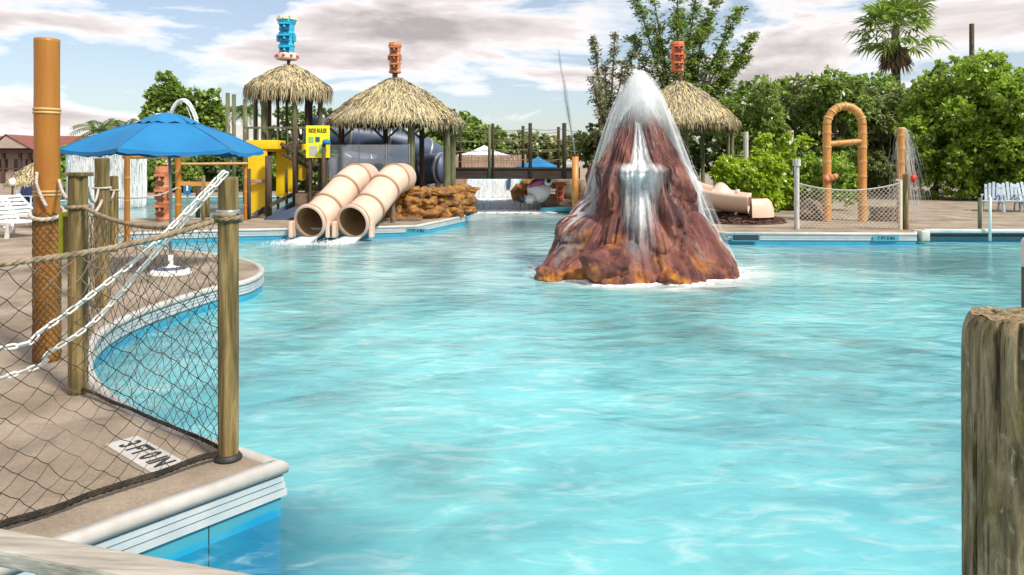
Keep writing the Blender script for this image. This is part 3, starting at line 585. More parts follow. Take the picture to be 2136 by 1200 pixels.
# lime board hung on the back post
p0 = at(146, 492, 5.45); sg = thing('hanging_board', 'lime green framed board hung between bamboo pole and back post', 'board', tuple(p0))
q = MB()
for dx, dz, w_, h_ in ((-0.062, 0, 0.034, 0.36), (0.062, 0, 0.034, 0.36), (0, 0.163, 0.09, 0.034), (0, -0.163, 0.09, 0.034)): q.bbox(p0+V(dx, 0, dz), (w_, 0.03, h_), 0.006)
part('frame', q, M['lime'], sg)
q = MB(); q.box(p0+V(0, 0.006, 0), (0.10, 0.012, 0.30)); part('panel', q, M['wood'], sg)
q = MB(); q.box(p0+V(0.022, -0.004, -0.04), (0.045, 0.012, 0.10)); part('inset', q, M['totemnavy'], sg)
q = MB(); q.bar(p0+V(0, 0.02, 0.17), PB+V(-0.02, -0.06, 1.34), 0.012, 0.012); part('hanger', q, M['rope'], sg)

# white plastic chains
def link_mesh():
    mb = MB(); L_, W, r = 0.066, 0.034, 0.0062; hl = (L_-W)/2; pts = []
    for k in range(9): a = -PI/2+PI*k/8; pts.append(V(hl+(W/2-r)*math.cos(a), (W/2-r)*math.sin(a), 0))
    for k in range(9): a = PI/2+PI*k/8; pts.append(V(-hl+(W/2-r)*math.cos(a), (W/2-r)*math.sin(a), 0))
    mb.tube(pts, r, 6, closed=True); me = bpy.data.meshes.new('link'); me.from_pydata(mb.v, [], mb.f); me.materials.append(M['chain']); me.shade_smooth(); return me
LM = link_mesh()
def chain(pts, label):
    pts = [Vector(p) for p in pts]; root = thing('plastic_chain', label, 'chain', tuple(pts[0])); pitch = 0.0525
    cum = [0]
    for i in range(len(pts)-1): cum.append(cum[-1]+(pts[i+1]-pts[i]).length)
    def P(s):
        j = 0
        while j < len(pts)-2 and cum[j+1] < s: j += 1
        return pts[j].lerp(pts[j+1], (s-cum[j])/(cum[j+1]-cum[j]))
    k = 0; s = pitch/2
    while s < cum[-1]:
        d = (P(min(cum[-1], s+0.02))-P(max(0, s-0.02))).normalized(); mtx = d.to_track_quat('X', 'Z').to_matrix() @ Matrix.Rotation(R(40)+(PI/2 if k % 2 else 0), 3, 'X')
        o = bpy.data.objects.new('link', LM); col.objects.link(o); o.parent = root; o.matrix_local = Matrix.Translation(P(s)-pts[0]) @ mtx.to_4x4()
        s += pitch; k += 1
    return root
chain(catmull([tuple(at(*p)) for p in ((468, 357, 4.08), (380, 450, 3.98), (300, 528, 3.87), (210, 600, 3.75), (90, 688, 3.6), (0, 727, 3.45))]+[(PN.x, PN.y, 0.95)], 8), 'white plastic chain slanting from the corner post top, upper one')
chain(catmull([tuple(at(*p)) for p in ((474, 360, 4.06), (385, 462, 4.04), (300, 556, 3.97), (240, 625, 3.92), (180, 684, 3.85), (100, 737, 3.78), (40, 778, 3.70))]+[(PN.x, PN.y, 0.6)], 8), 'white plastic chain slanting from the corner post top, lower one')

# rail of the footbridge in front, and the big pile at right
ra, rb_ = V(-2.2, 1.82, 0.90), V(0.5, 1.20, 0.80)
br = thing('bridge_rail', 'weathered grey wooden handrail crossing the bottom left corner', 'rail', (-2.2, 1.86, -1.4))
q = MB(); q.bar(ra, rb_, 0.075, 0.036, 0.006); part('rail_board', q, M['greywood'], br)
for P_ in (ra, rb_):
    q = post_mb((P_.x, P_.y+0.09, -1.45), 2.33, 0.05, P_.x); part('rail_post', q, M['oldwood'], br, True)
PR = V(1.060, 1.5, -1.45)
pile = thing('timber_pile', 'thick weathered timber pile with cracked top at the right edge', 'pile', tuple(PR))
mb = MB(); n = 120; H = 2.835; zs = [0, 0.6, 1.0, 1.3]+[1.3+1.45*k/60 for k in range(1, 61)]+[H-0.05, H-0.03, H-0.014, H-0.004]; vs = []
cracks = [(-1.95, 0.05, 0.030, 0.5), (-1.25, 0.03, 0.016, 0.9), (-2.6, 0.035, 0.018, 0.35), (-0.7, 0.03, 0.02, 0.7), (-1.62, 0.018, 0.012, 1.2), (-3.0, 0.03, 0.02, 1.0), (0.4, 0.05, 0.03, 0.6), (-2.25, 0.016, 0.01, 1.3)]
def pile_r(a, z, rad):
    d = V(math.cos(a), math.sin(a), 0); top = H-z
    k = rad*(1+0.06*noise.noise(d*1.4+V(3, 3, z*0.7))+0.03*noise.noise(d*5+V(1, 0, z*1.1))+0.012*noise.noise(d*16+V(0, 5, z*2.0)))
    for ca, cw, cd, cl in cracks:
        da = (a-ca+0.05*math.sin(z*7+ca)+PI) % (2*PI)-PI
        if top < cl: k -= cd*max(0, 1-abs(da)/cw)*(1-top/cl)**0.6
    return k
for i, z in enumerate(zs):
    top = H-z; rad = 0.102*(1 if top > 0.05 else (0.985 if top > 0.04 else (0.96 if top > 0.02 else (0.91 if top > 0.01 else 0.84))))
    for k in range(n):
        a = 2*PI*k/n-PI; kk = pile_r(a, z, rad); vs.append(PR+V(kk*math.cos(a), kk*math.sin(a), z+(0.012*noise.noise(V(math.cos(a)*2, math.sin(a)*2, 8)) if top < 0.06 else 0)))
m_ = len(zs); fs = [(i*n+k, i*n+(k+1) % n, (i+1)*n+(k+1) % n, (i+1)*n+k) for i in range(m_-1) for k in range(n)]; mb.add(vs, fs)
part('shaft', mb, M['oldwood'], pile, True)
mb = MB(); vs = []; rings = 14
for i in range(rings+1):
    for k in range(n):
        a = 2*PI*k/n-PI; kk = pile_r(a, H-0.004, 0.0857)*(1-i/rings*0.999); x, y = kk*math.cos(a), kk*math.sin(a)
        dz = -0.004+0.012*noise.noise(V(math.cos(a)*2, math.sin(a)*2, 8))*(1-i/rings)+0.010*noise.noise(V(x*28, y*28, 2))*(i/rings)**0.5+0.004*noise.noise(V(x*90, y*90, 5))
        g_ = abs(math.sin(a*0.5+0.6)+0.25*noise.noise(V(x*30, y*30, 9)))
        if g_ < 0.10: dz -= 0.016*(1-g_/0.10)
        vs.append(PR+V(x, y, H+dz))
mb.add(vs, [(i*n+k, i*n+(k+1) % n, (i+1)*n+(k+1) % n, (i+1)*n+k) for i in range(rings) for k in range(n)]); part('end_grain', mb, M['oldwood'], pile, True)
# pale pool float peeping in at the right frame edge
pf = at(2142, 530, 7.0); q = MB(); q.lathe(pf+V(0, 0, -0.12), [(0.02, -0.02), (0.045, 0.0), (0.052, 0.08), (0.052, 0.20), (0.044, 0.26), (0.02, 0.285)], 18)
lf = thing('bollard', 'pale rounded post top at the far right frame edge', 'post', (pf.x, pf.y, -0.4)); part('cap', q, M['pinkcream'], lf, True)
q = MB(); q.tube([V(pf.x, pf.y, -1.4), V(pf.x, pf.y, pf.z-0.13)], 0.045, 14); part('shaft', q, M['totemdark'], lf, True)

# ------------------------------------------------------------------ the rock cone with falling water
m, t, b = newmat('volcano_rock'); nn = t.nodes.new; ll = t.links.new
n0 = noisen(t, 2.2, (1, 1, 0.45), 8, 0.62, 0.5); rr_ = ramp(t, [(0.30, (0.022, 0.008, 0.008)), (0.43, (0.09, 0.026, 0.023)), (0.56, (0.185, 0.054, 0.042)), (0.70, (0.38, 0.165, 0.105))]); ll(n0.outputs[0], rr_.inputs[0])
n_o = noisen(t, 1.7, (1, 1, 0.8), 6, 0.65, 0.4, loc=(4.4, 2, 1)); geo = nn('ShaderNodeNewGeometry'); sx = nn('ShaderNodeSeparateXYZ'); ll(geo.outputs['Position'], sx.inputs[0])
mr = nn('ShaderNodeMapRange'); mr.inputs[1].default_value = 0.9; mr.inputs[2].default_value = -0.35; mr.inputs[3].default_value = -0.06; mr.inputs[4].default_value = 0.15; ll(sx.outputs[2], mr.inputs[0])
ad = nn('ShaderNodeMath'); ad.operation = 'ADD'; ll(n_o.outputs[0], ad.inputs[0]); ll(mr.outputs[0], ad.inputs[1])
mk_ = nn('ShaderNodeMapRange'); mk_.inputs[1].default_value = 0.57; mk_.inputs[2].default_value = 0.72; ll(ad.outputs[0], mk_.inputs[0])
n_c = noisen(t, 6, (1, 1, 1), 6); oc = ramp(t, [(0.3, (0.12, 0.035, 0.008)), (0.5, (0.40, 0.14, 0.015)), (0.7, (0.62, 0.29, 0.035))]); ll(n_c.outputs[0], oc.inputs[0])
mc = nn('ShaderNodeMix'); mc.data_type = 'RGBA'; ll(mk_.outputs[0], mc.inputs[0]); ll(rr_.outputs[0], mc.inputs[6]); ll(oc.outputs[0], mc.inputs[7]); ll(mc.outputs[2], b.inputs['Base Color'])
b.inputs['Roughness'].default_value = 0.30
nb = noisen(t, 11, (1, 1, 0.55), 10, 0.72); bp_ = nn('ShaderNodeBump'); bp_.inputs['Strength'].default_value = 0.9; bp_.inputs['Distance'].default_value = 0.07; ll(nb.outputs[0], bp_.inputs['Height']); ll(bp_.outputs[0], b.inputs['Normal'])
M['volcano'] = m
VPROF = [(-1.45, 1.74), (-0.6, 1.78), (-0.38, 1.78), (-0.2, 1.74), (-0.05, 1.66), (0.1, 1.52), (0.33, 1.34), (0.58, 1.20), (0.83, 1.06), (1.25, 0.91), (1.50, 0.82), (1.62, 0.77), (1.75, 0.66), (1.92, 0.59), (2.2, 0.47), (2.45, 0.35), (2.7, 0.23), (2.84, 0.12), (2.9, 0.03)]
def vprof(z):
    for i in range(len(VPROF)-1):
        if VPROF[i][0] <= z <= VPROF[i+1][0]:
            u = (z-VPROF[i][0])/(VPROF[i+1][0]-VPROF[i][0]); return VPROF[i][1]*(1-u)+VPROF[i+1][1]*u
    return VPROF[0][1] if z < VPROF[0][0] else 0.02
def gs(x, c, s): return math.exp(-((x-c)/s)**2)
def angd(a, b): return (a-b+PI) % (2*PI)-PI
VBUMP = [(-1.15, -0.2, 0.36, 0.45, 0.30), (-0.34, -0.15, 0.32, 0.42, 0.32), (0.95, 0.1, 0.30, 0.75, 0.32), (-1.2, 0.48, 0.30, 0.28, 0.22), (0.85, 1.42, 0.40, 0.42, 0.09), (-0.8, 1.15, 0.32, 0.42, 0.12), (-0.75, -0.32, 0.2, 0.22, 0.13), (0.08, -0.32, 0.22, 0.2, 0.12), (0.45, -0.2, 0.26, 0.34, 0.18), (1.3, -0.3, 0.25, 0.25, 0.16), (0.15, 0.45, 0.2, 0.3, 0.10), (2.4, 0.2, 0.5, 0.6, 0.2), (-2.3, 0.1, 0.5, 0.5, 0.2), (3.1, 0.7, 0.5, 0.6, 0.2), (0.6, 0.8, 0.2, 0.35, 0.09), (-0.6, 0.6, 0.18, 0.3, 0.08)]
def vr(z, a):
    d = V(math.sin(a), -math.cos(a), 0); r = vprof(z); k = min(1.0, r/0.9)
    r += k*(0.20*noise.noise(d*1.6+V(2, 1, z*0.8))+0.20*noise.noise(d*3.0+V(5, 2, z*1.3))+0.11*noise.noise(d*6.5+V(1, 7, z*1.6))+0.05*noise.noise(d*14+V(1, 3, z*3.5))+0.022*noise.noise(d*30+V(6, 3, z*9)))
    # ridged flutes
    r += k*0.12*(1-abs(noise.noise(d*4.5+V(9, 4, z*0.6)))*3.0)*0.6
    r -= k*0.07*max(0, 1-abs(noise.noise(d*7+V(3, 8, z*0.5)))*7)
    aa = angd(a, -0.12)
    r -= 0.20*gs(aa, 0, 0.26)*gs(z, 2.2, 0.42)          # the notch the upper fall runs in
    r += 0.13*gs(aa, -0.02, 0.55)*gs(z, 1.60, 0.14)     # the ledge it lands on
    r -= 0.10*gs(aa, 0, 0.4)*gs(z, 1.15, 0.3)
    r += k*0.075*(0.5-abs(noise.noise(d*11+V(2, 6, z*0.55)))*2.2)+k*0.035*(0.5-abs(noise.noise(d*23+V(7, 1, z*0.9)))*2.2)   # run-worn vertical ribs
    wob = 0.25*noise.noise(d*5+V(0, 0, z*2.5))
    for ba, b0, wa, wz_, am in VBUMP:
        q_ = (angd(a, ba)/wa)**2+((z-b0)/wz_)**2+wob
        if q_ < 1: r += am*math.sqrt(max(0.0, 1-q_))
    return max(0.015, r*(1-0.085*max(0.0, min(1.0, (0.7-z)/0.7)))*(1-0.07*max(0.0, math.sin(a))*max(0.0, min(1.0, (1.6-z)/0.8))))
def vz(z, a): return z-0.24*gs(angd(a, -0.12), 0, 0.45)*max(0, min(1, (z-2.2)/0.6))-0.12*gs(angd(a, -1.6), 0, 0.9)*max(0, min(1, (z-2.3)/0.6))
vo = thing('rock_volcano', 'red brown rock volcano with water pouring down its sides', 'rock fountain', tuple(VC))
mb = MB(); na, nz = 360, 250; vs = []
for j in range(nz+1):
    z = -0.9+(2.9+0.9)*j/nz
    for i in range(na):
        a = 2*PI*i/na-PI; r = vr(z, a); vs.append((VC.x+r*math.sin(a), VC.y-r*math.cos(a), vz(z, a)))
fs = [(j*na+i, j*na+(i+1) % na, (j+1)*na+(i+1) % na, (j+1)*na+i) for j in range(nz) for i in range(na)]; fs.append(tuple(nz*na+i for i in range(na)))
mb.add(vs, fs); part('cone', mb, M['volcano'], vo, True)
for bi, (px, py, Y, dx, dy, dz, tilt) in enumerate(((1266, 556, 12.02, 0.38, 0.32, 0.33, -0.15), (1150, 578, 12.35, 0.24, 0.28, 0.16, 0.1), (1402, 584, 11.98, 0.22, 0.24, 0.12, 0.0), (1508, 580, 12.55, 0.22, 0.3, 0.18, -0.2))):
    q = MB(); q.blob(at(px, py, Y), (dx, dy, dz), 5, 0.42, 0.95, bi*3.1+1.0, Matrix.Rotation(tilt, 3, 'Y'))
    q.v = [tuple(Vector(p)+(Vector(p)-at(px, py, Y)).normalized()*(0.07*(0.35-abs(noise.noise(Vector(p)*4.0)))+0.035*noise.noise(Vector(p)*9+V(3,0,1))+0.018*noise.noise(Vector(p)*20))) for p in q.v]; part('boulder', q, M['volcano'], vo, True)
# falling water: fine strands thrown up from the crater and falling round the cone
def strand(mb, pts, r): mb.tube(pts, r, 3, cap=False)
sp = MB(); apex = 3.48
for k in range(3800):
    side_ = random.random() < 0.42
    a = random.choice((-1.45, 1.5))+random.gauss(0, 0.28) if side_ else random.uniform(-PI, PI)
    kk = min(0.66, abs(random.gauss(0.52 if side_ else 0.36, 0.10 if side_ else 0.13))); zt = apex-abs(random.gauss(0, 0.10))-0.16*(kk/0.6)**2
    dmax = 3.7 if side_ else random.uniform(0.5, 1.1); d0 = random.uniform(0.0, dmax*0.9); d1 = min(dmax, d0+random.uniform(0.12, 0.2+0.3*d0)); pts = []
    x0, y0 = random.gauss(0, 0.03)+0.05, random.gauss(0, 0.03); gr = 0.09 if a > 0 else 0.03
    for s in range(7):
        dd = d0+(d1-d0)*s/6; z = zt-dd; rr2 = 0.02+kk*math.sqrt(dd)*(1+gr*dd**1.3)
        if z < WZ: break
        rk = vr(z, a) if z < 2.9 else 0
        if rr2 < rk+0.02:
            if side_ and z > 0.9: rr2 = rk+0.012+0.02*random.random()
            else: break
        pts.append(V(VC.x+x0+rr2*math.sin(a), VC.y+y0-rr2*math.cos(a), z))
    if len(pts) > 2: strand(sp, pts, random.uniform(0.0004, 0.0011))
for k in range(500):                                # the jet in the middle
    a = random.uniform(-PI, PI); r0 = abs(random.gauss(0, 0.10)); z0 = random.uniform(2.5, 3.30); z1 = z0+random.uniform(0.08, 0.25); z1 = min(z1, apex-r0*0.9)
    if z1 > z0+0.03: strand(sp, [(VC.x+0.05+r0*math.sin(a), VC.y+r0*math.cos(a), z0), (VC.x+0.05+r0*1.05*math.sin(a), VC.y+r0*1.05*math.cos(a), z1)], random.uniform(0.0005, 0.0012))
o = part('spray', sp, M['fall'], vo); o['kind'] = 'stuff'; o['label'] = 'white spray dome thrown up over the crater'
def run(mb, n, a0, aw, z0, z1, spread, off, rad, fade=0.5):
    for k in range(n):
        da = random.gauss(0, aw); zs_ = z0+random.uniform(-0.05, 0.02); L_ = (z0-z1)*random.uniform(0.25, 1.0 if random.random() > fade else 0.6); st = random.uniform(0, max(0.0, (z0-z1)-L_)); pts = []
        of = off*random.uniform(0.3, 1.0); m = 12
        for s in range(m+1):
            z = zs_-st-L_*s/m; u = (z0-z)/(z0-z1); a = a0+da*(1+spread*u)+0.012*noise.noise(V(k, z*4, 0)); r = vr(z, a)+0.012+of*min(1, u*3)
            pts.append((VC.x+r*math.sin(a), VC.y-r*math.cos(a), vz(z, a)))
        strand(mb, pts, random.uniform(0.5, 1.2)*rad)
uf = MB(); run(uf, 160, -0.14, 0.085, 2.62, 1.66, 0.1, 0.05, 0.0009); o = part('upper_fall', uf, M['fall'], vo); o['kind'] = 'stuff'
lf_ = MB(); run(lf_, 200, -0.16, 0.18, 1.66, 0.5, -0.1, 0.10, 0.0008); run(lf_, 160, -0.16, 0.11, 1.66, 1.05, 0.1, 0.12, 0.0009); o = part('lower_fall', lf_, M['fall'], vo); o['kind'] = 'stuff'
rv = MB(); run(rv, 24, 0.3, 1.6, 1.5, -0.2, 0, 0.01, 0.0012, 0.9); o = part('trickle', rv, M['fall'], vo); o['kind'] = 'stuff'
# smooth sheets of water between the strands
def veil(name, fn, na_, nz_, root=None):
    """fn(u, v) -> (point, density)"""
    vs, ds = [], []; root = root or vo; b_0 = wloc(root)
    for j in range(nz_+1):
        for i in range(na_+1):
            p, d = fn(i/na_, j/nz_); vs.append((p[0]-b_0.x, p[1]-b_0.y, p[2]-b_0.z)); ds.append(max(0.0, d))
    o = mesh_obj(name, vs, [(j*(na_+1)+i, j*(na_+1)+i+1, (j+1)*(na_+1)+i+1, (j+1)*(na_+1)+i) for j in range(nz_) for i in range(na_)], M['sheet'], root, True)
    at2 = o.data.attributes.new('water_amount', 'FLOAT', 'POINT'); at2.data.foreach_set('value', ds); o['kind'] = 'stuff'; return o
def ss(a, b, x): x = max(0.0, min(1.0, (x-a)/(b-a))); return x*x*(3-2*x)
def f_up(u, v):
    a = -0.13+(u-0.5)*0.62*(1-0.1*v); z = 2.66-1.02*v; r = vr(z, a)+0.02+0.05*v; return (VC.x+r*math.sin(a), VC.y-r*math.cos(a), vz(z, a)), 1.15*ss(0, 0.42, u)*ss(1, 0.58, u)*ss(0, 0.1, v)
veil('upper_sheet', f_up, 30, 40)
def f_lo(off, wd, z_lo, amp, p0):
    def f(u, v):
        a = -0.15+(u-0.5)*wd*(1-0.30*v); z = 1.70-(1.70-z_lo)*v; rm_ = max(vr(z, a), vr(z+0.12, a)-0.02, vr(z-0.1, a)-0.05); r = rm_+0.02+off*ss(0, 0.15, v)*(1-0.6*v); e_ = ss(0, 0.45, u)*ss(1, 0.55, u)
        return (VC.x+r*math.sin(a), VC.y-r*math.cos(a), vz(z, a)), amp*e_*ss(0.0, 0.07, v-0.05*noise.noise(V(u*9, off*20, 1)))*(1-0.96*ss(p0, 1.0, v))
    return f
veil('lower_sheet', f_lo(0.10, 0.92, 0.55, 1.05, 0.2), 44, 60); veil('lower_sheet', f_lo(0.05, 0.70, -0.1, 0.8, 0.3), 36, 70); veil('lower_sheet', f_lo(0.13, 1.15, 0.65, 0.45, 0.1), 44, 50)
def f_dome(kk, amp, zt, d_lo, d_hi):
    def f(u, v):
        a = 2*PI*u-PI; dd = 0.004+d_hi*v; z = zt-dd; r = 0.03+kk*math.sqrt(dd)*(1+0.03*noise.noise(V(math.cos(a)*3, math.sin(a)*3, v*2)))
        if z < 2.88: r = max(r, vr(z, a)+0.015)
        return (VC.x+0.04+r*math.sin(a), VC.y-r*math.cos(a), z), amp*(1-ss(d_lo, d_hi, dd))*(0.55+0.45*ss(0, 0.25, v))*(0.75+0.6*noise.noise(V(math.cos(a)*2.5, math.sin(a)*2.5, v*3+kk*9)))
    return f
for kk, amp, zt in ((0.58, 0.20, 3.44), (0.48, 0.26, 3.46), (0.37, 0.32, 3.46), (0.24, 0.40, 3.44), (0.53, 0.20, 3.34), (0.42, 0.26, 3.42)): veil('spray_veil', f_dome(kk, amp, zt, 0.35, 1.15), 96, 24)
def f_side(a0, wd, kk, amp, gr):
    def f(u, v):
        a = a0+(u-0.5)*wd; dd = 0.15+3.7*v; z = 3.36-dd; r = 0.03+kk*math.sqrt(dd)*(1+gr*dd**1.3)
        if z < 2.88: r = max(r, vr(z, a)+0.015)
        return (VC.x+0.03+r*math.sin(a), VC.y-r*math.cos(a), z), amp*ss(0, 0.5, u)*ss(1, 0.5, u)*ss(0, 0.06, v)*(1-0.55*v)
    return f
for a0, wd, kk, amp, gr in ((1.52, 1.3, 0.55, 0.8, 0.09), (1.45, 1.0, 0.60, 0.6, 0.09), (1.7, 1.2, 0.50, 0.65, 0.10), (1.3, 0.9, 0.54, 0.5, 0.10), (-1.50, 1.2, 0.56, 0.85, 0.035), (-1.6, 1.0, 0.62, 0.7, 0.03), (-1.3, 0.8, 0.5, 0.55, 0.03)): veil('side_veil', f_side(a0, wd, kk, amp, gr), 24, 60)
q = MB()
for k in range(800):                                # splash where the side run strikes the pool
    a = random.choice((1.45, 1.45, 1.45, -1.45))+random.gauss(0, 0.3); r = vr(-0.3, a)+random.uniform(0.0, 0.35); v = random.uniform(0.1, 1.2); vz0 = random.uniform(0.3, 1.4); t0 = random.random()*0.3; pts = []
    for s in range(4):
        tt = t0+0.03*s; z = WZ+vz0*tt-4.9*tt*tt
        if z < WZ: break
        pts.append((VC.x+(r+v*tt)*math.sin(a), VC.y-(r+v*tt)*math.cos(a), z))
    if len(pts) > 1: strand(q, pts, random.uniform(0.0007, 0.0018))
o = part('splash', q, M['fall'], vo); o['kind'] = 'stuff'
# foam lip where the cone meets the water
fo = MB()
for k in range(420):
    a = random.uniform(-1.7, 1.9); r = vr(WZ, a)+0.02+0.5*random.uniform(0.0, 0.45)**2; s = random.uniform(0.015, 0.05)
    fo.blob((VC.x+r*math.sin(a), VC.y-r*math.cos(a), WZ+0.002), (s*2.0, s*1.6, s*0.35), 1, 0.3, 2, k)
o = part('foam', fo, M['fall'], vo, True); o['kind'] = 'stuff'

# ------------------------------------------------------------------ thatch
def thatch_roof(root, c, Rr, z_e, z_a, nb=2200, fringe=0.30, sq=0.0):
    H_ = z_a-z_e
    def P(s, a, lift=0.0):
        k = 1+sq*(abs(math.cos(2*a))**2)*s; wob = 1+0.04*noise.noise(V(math.cos(a)*2, math.sin(a)*2, c[0]))*s
        r = Rr*s*k*wob; z = z_a-H_*(0.80*s+0.20*s**3)+lift+0.05*noise.noise(V(math.cos(a)*3*s, math.sin(a)*3*s, c[1])); return V(c[0]+r*math.cos(a), c[1]+r*math.sin(a), z)
    sh = MB(); n = 40; vs = []
    for i in range(9):
        for k in range(n): vs.append(P(0.03+0.95*i/8, 2*PI*k/n, -0.03))
    sh.add(vs, [(i*n+k, i*n+(k+1) % n, (i+1)*n+(k+1) % n, (i+1)*n+k) for i in range(8) for k in range(n)]); part('roof_lining', sh, M['stone'], root)
    tb = MB(); nb = int(nb*1.8)
    for k in range(nb):
        s0 = math.sqrt(random.uniform(0.0, 0.88)); a = random.uniform(-PI, PI); ln = random.uniform(0.14, 0.24); wd = random.uniform(0.008, 0.028)
        s1 = s0+ln; lift = random.uniform(0.01, 0.07); da = random.gauss(0, 0.05)/(0.3+s0)
        p0 = P(s0, a, 0.0); p1 = P((s0+s1)/2, a+da/2, lift+0.02); p2 = P(min(s1, 1.06), a+da, lift-random.uniform(0, 0.05)*(1 if s1 < 1 else 3))
        tx = V(-math.sin(a), math.cos(a), random.gauss(0, 0.3)).normalized()*wd
        tb.add([p0-tx*0.6, p0+tx*0.6, p1+tx, p1-tx, p2+tx*0.35, p2-tx*0.35], [(0, 1, 2, 3), (3, 2, 4, 5)])
    for k in range(int(nb*0.5)):
        a = random.uniform(-PI, PI); wd = random.uniform(0.006, 0.022); p0 = P(random.uniform(0.90, 1.0), a, 0.01); out = V(math.cos(a), math.sin(a), 0); tx = V(-math.sin(a), math.cos(a), 0)*wd
        ln = fringe*random.uniform(0.35, 1.1)*(1.3 if random.random() < 0.06 else 1); sl_ = V(-math.sin(a), math.cos(a), 0)*random.gauss(0, 0.06)
        p1 = p0+out*0.08+V(0, 0, -ln*0.45)+sl_*0.5; p2 = p0+out*random.uniform(0.05, 0.14)+V(0, 0, -ln)+sl_
        tb.add([p0-tx, p0+tx, p1+tx*0.9, p1-tx*0.9, p2+tx*0.2, p2-tx*0.2], [(0, 1, 2, 3), (3, 2, 4, 5)])
    o = part('thatch', tb, M['thatch'], root); o['kind'] = 'stuff'
def totem(name, c, h, r, label, body, dark, ring=None, crown=None, group=None):
    c = Vector(c); root = thing(name, label, 'totem', tuple(c), group)
    q = MB(); prof = [(r*0.95, 0), (r*1.05, 0.04*h), (r*0.9, 0.12*h), (r*0.92, 0.28*h), (r*1.02, 0.33*h), (r*0.86, 0.37*h), (r*0.92, 0.55*h), (r*1.05, 0.62*h), (r*0.88, 0.66*h), (r*0.95, 0.82*h), (r*1.12, 0.9*h), (r*1.0, h)]
    q.lathe(c, prof, 12); part('trunk', q, body, root, False)
    for f in (0.20, 0.48, 0.76):
        zf = c.z+f*h; y = c.y-r*0.95
        q = MB(); q.bbox((c.x, y-0.03, zf+0.075*h), (r*1.5, r*0.35, 0.045*h), 0.01); part('brow', q, body, root)
        for s in (-1, 1):
            q = MB(); q.blob((c.x+s*r*0.42, y-0.02, zf+0.03*h), (r*0.22, r*0.12, 0.03*h), 2, 0); part('eye', q, dark, root, True)
        q = MB(); q.add([(c.x-r*0.16, y, zf+0.06*h), (c.x+r*0.16, y, zf+0.06*h), (c.x-r*0.28, y, zf-0.02*h), (c.x+r*0.28, y, zf-0.02*h), (c.x, y-r*0.5, zf-0.015*h), (c.x, y-r*0.25, zf+0.06*h)], [(0,5,4,2),(5,1,3,4),(2,4,3)]); part('nose', q, body, root)
        q = MB(); q.bbox((c.x, y-0.02, zf-0.065*h), (r*1.25, r*0.3, 0.045*h), 0.008); part('mouth', q, dark, root)
    for s in (-1, 1):
        q = MB(); q.bbox((c.x+s*r*1.02, c.y-r*0.2, c.z+0.5*h), (r*0.3, r*0.5, 0.16*h), 0.015); part('ear', q, body, root)
    if crown:
        for k in range(9):
            a = 2*PI*k/9; q = MB(); q.bbox((c.x+r*0.95*math.cos(a), c.y+r*0.95*math.sin(a), c.z+h*0.985), (r*0.6, r*0.6, 0.09*h), 0.01, Matrix.Rotation(a, 3, 'Z')); part('crown_block', q, crown, root)
    if ring:
        q = MB(); q.lathe(c, [(r*1.25, -0.01*h), (r*1.34, 0.02*h), (r*1.34, 0.11*h), (r*1.2, 0.14*h)], 16); part('base_ring', q, ring, root)
        for k in range(9):
            a = 2*PI*k/9-PI/2; q = MB(); q.blob((c.x+r*1.33*math.cos(a), c.y+r*1.33*math.sin(a), c.z+0.065*h), (0.05, 0.05, 0.05), 2, 0); part('stud', q, M['red'], root, True)
    return root
def roof_cap(root, c, zt, h, r):
    q = MB(); q.tube([(c[0], c[1], zt-0.12), (c[0], c[1], zt+h)], r, 10); part('roof_finial', q, M['totemdark'], root)

# ------------------------------------------------------------------ tower with yellow slide panels (left)
TY = 25.0; tcx = (602-CX)/F*TY; tw = thing('slide_tower', 'tall thatched tower with yellow panels and stairs', 'tower', (tcx, TY, 0))
tz = lambda y, Y=TY: CAMZ-(y-HY)/F*Y
thatch_roof(tw, (tcx, TY), 1.42, tz(186), tz(133), 2000, 0.55); roof_cap(tw, (tcx, TY), tz(131), 0.1, 0.06)
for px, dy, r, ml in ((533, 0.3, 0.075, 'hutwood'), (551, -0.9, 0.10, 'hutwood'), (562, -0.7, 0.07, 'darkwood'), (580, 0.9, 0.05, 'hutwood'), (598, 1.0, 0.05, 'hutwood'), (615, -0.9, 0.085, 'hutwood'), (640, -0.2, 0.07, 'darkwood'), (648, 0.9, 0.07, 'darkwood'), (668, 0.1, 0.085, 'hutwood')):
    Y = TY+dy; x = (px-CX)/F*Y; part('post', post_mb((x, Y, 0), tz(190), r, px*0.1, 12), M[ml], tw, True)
q = MB(); q.box((tcx, TY, tz(306)), (2.3, 2.2, 0.14)); part('platform', q, M['darkwood'], tw)
for k in range(7):
    q = MB(); q.box((tcx-1.0+k*0.33, TY-1.13, tz(288)), (0.04, 0.04, 0.62)); part('baluster', q, M['hutwood'], tw)
q = MB(); q.bar((tcx-1.15, TY-1.13, tz(270)), (tcx+1.15, TY-1.13, tz(270)), 0.07, 0.07); part('handrail', q, M['hutwood'], tw)
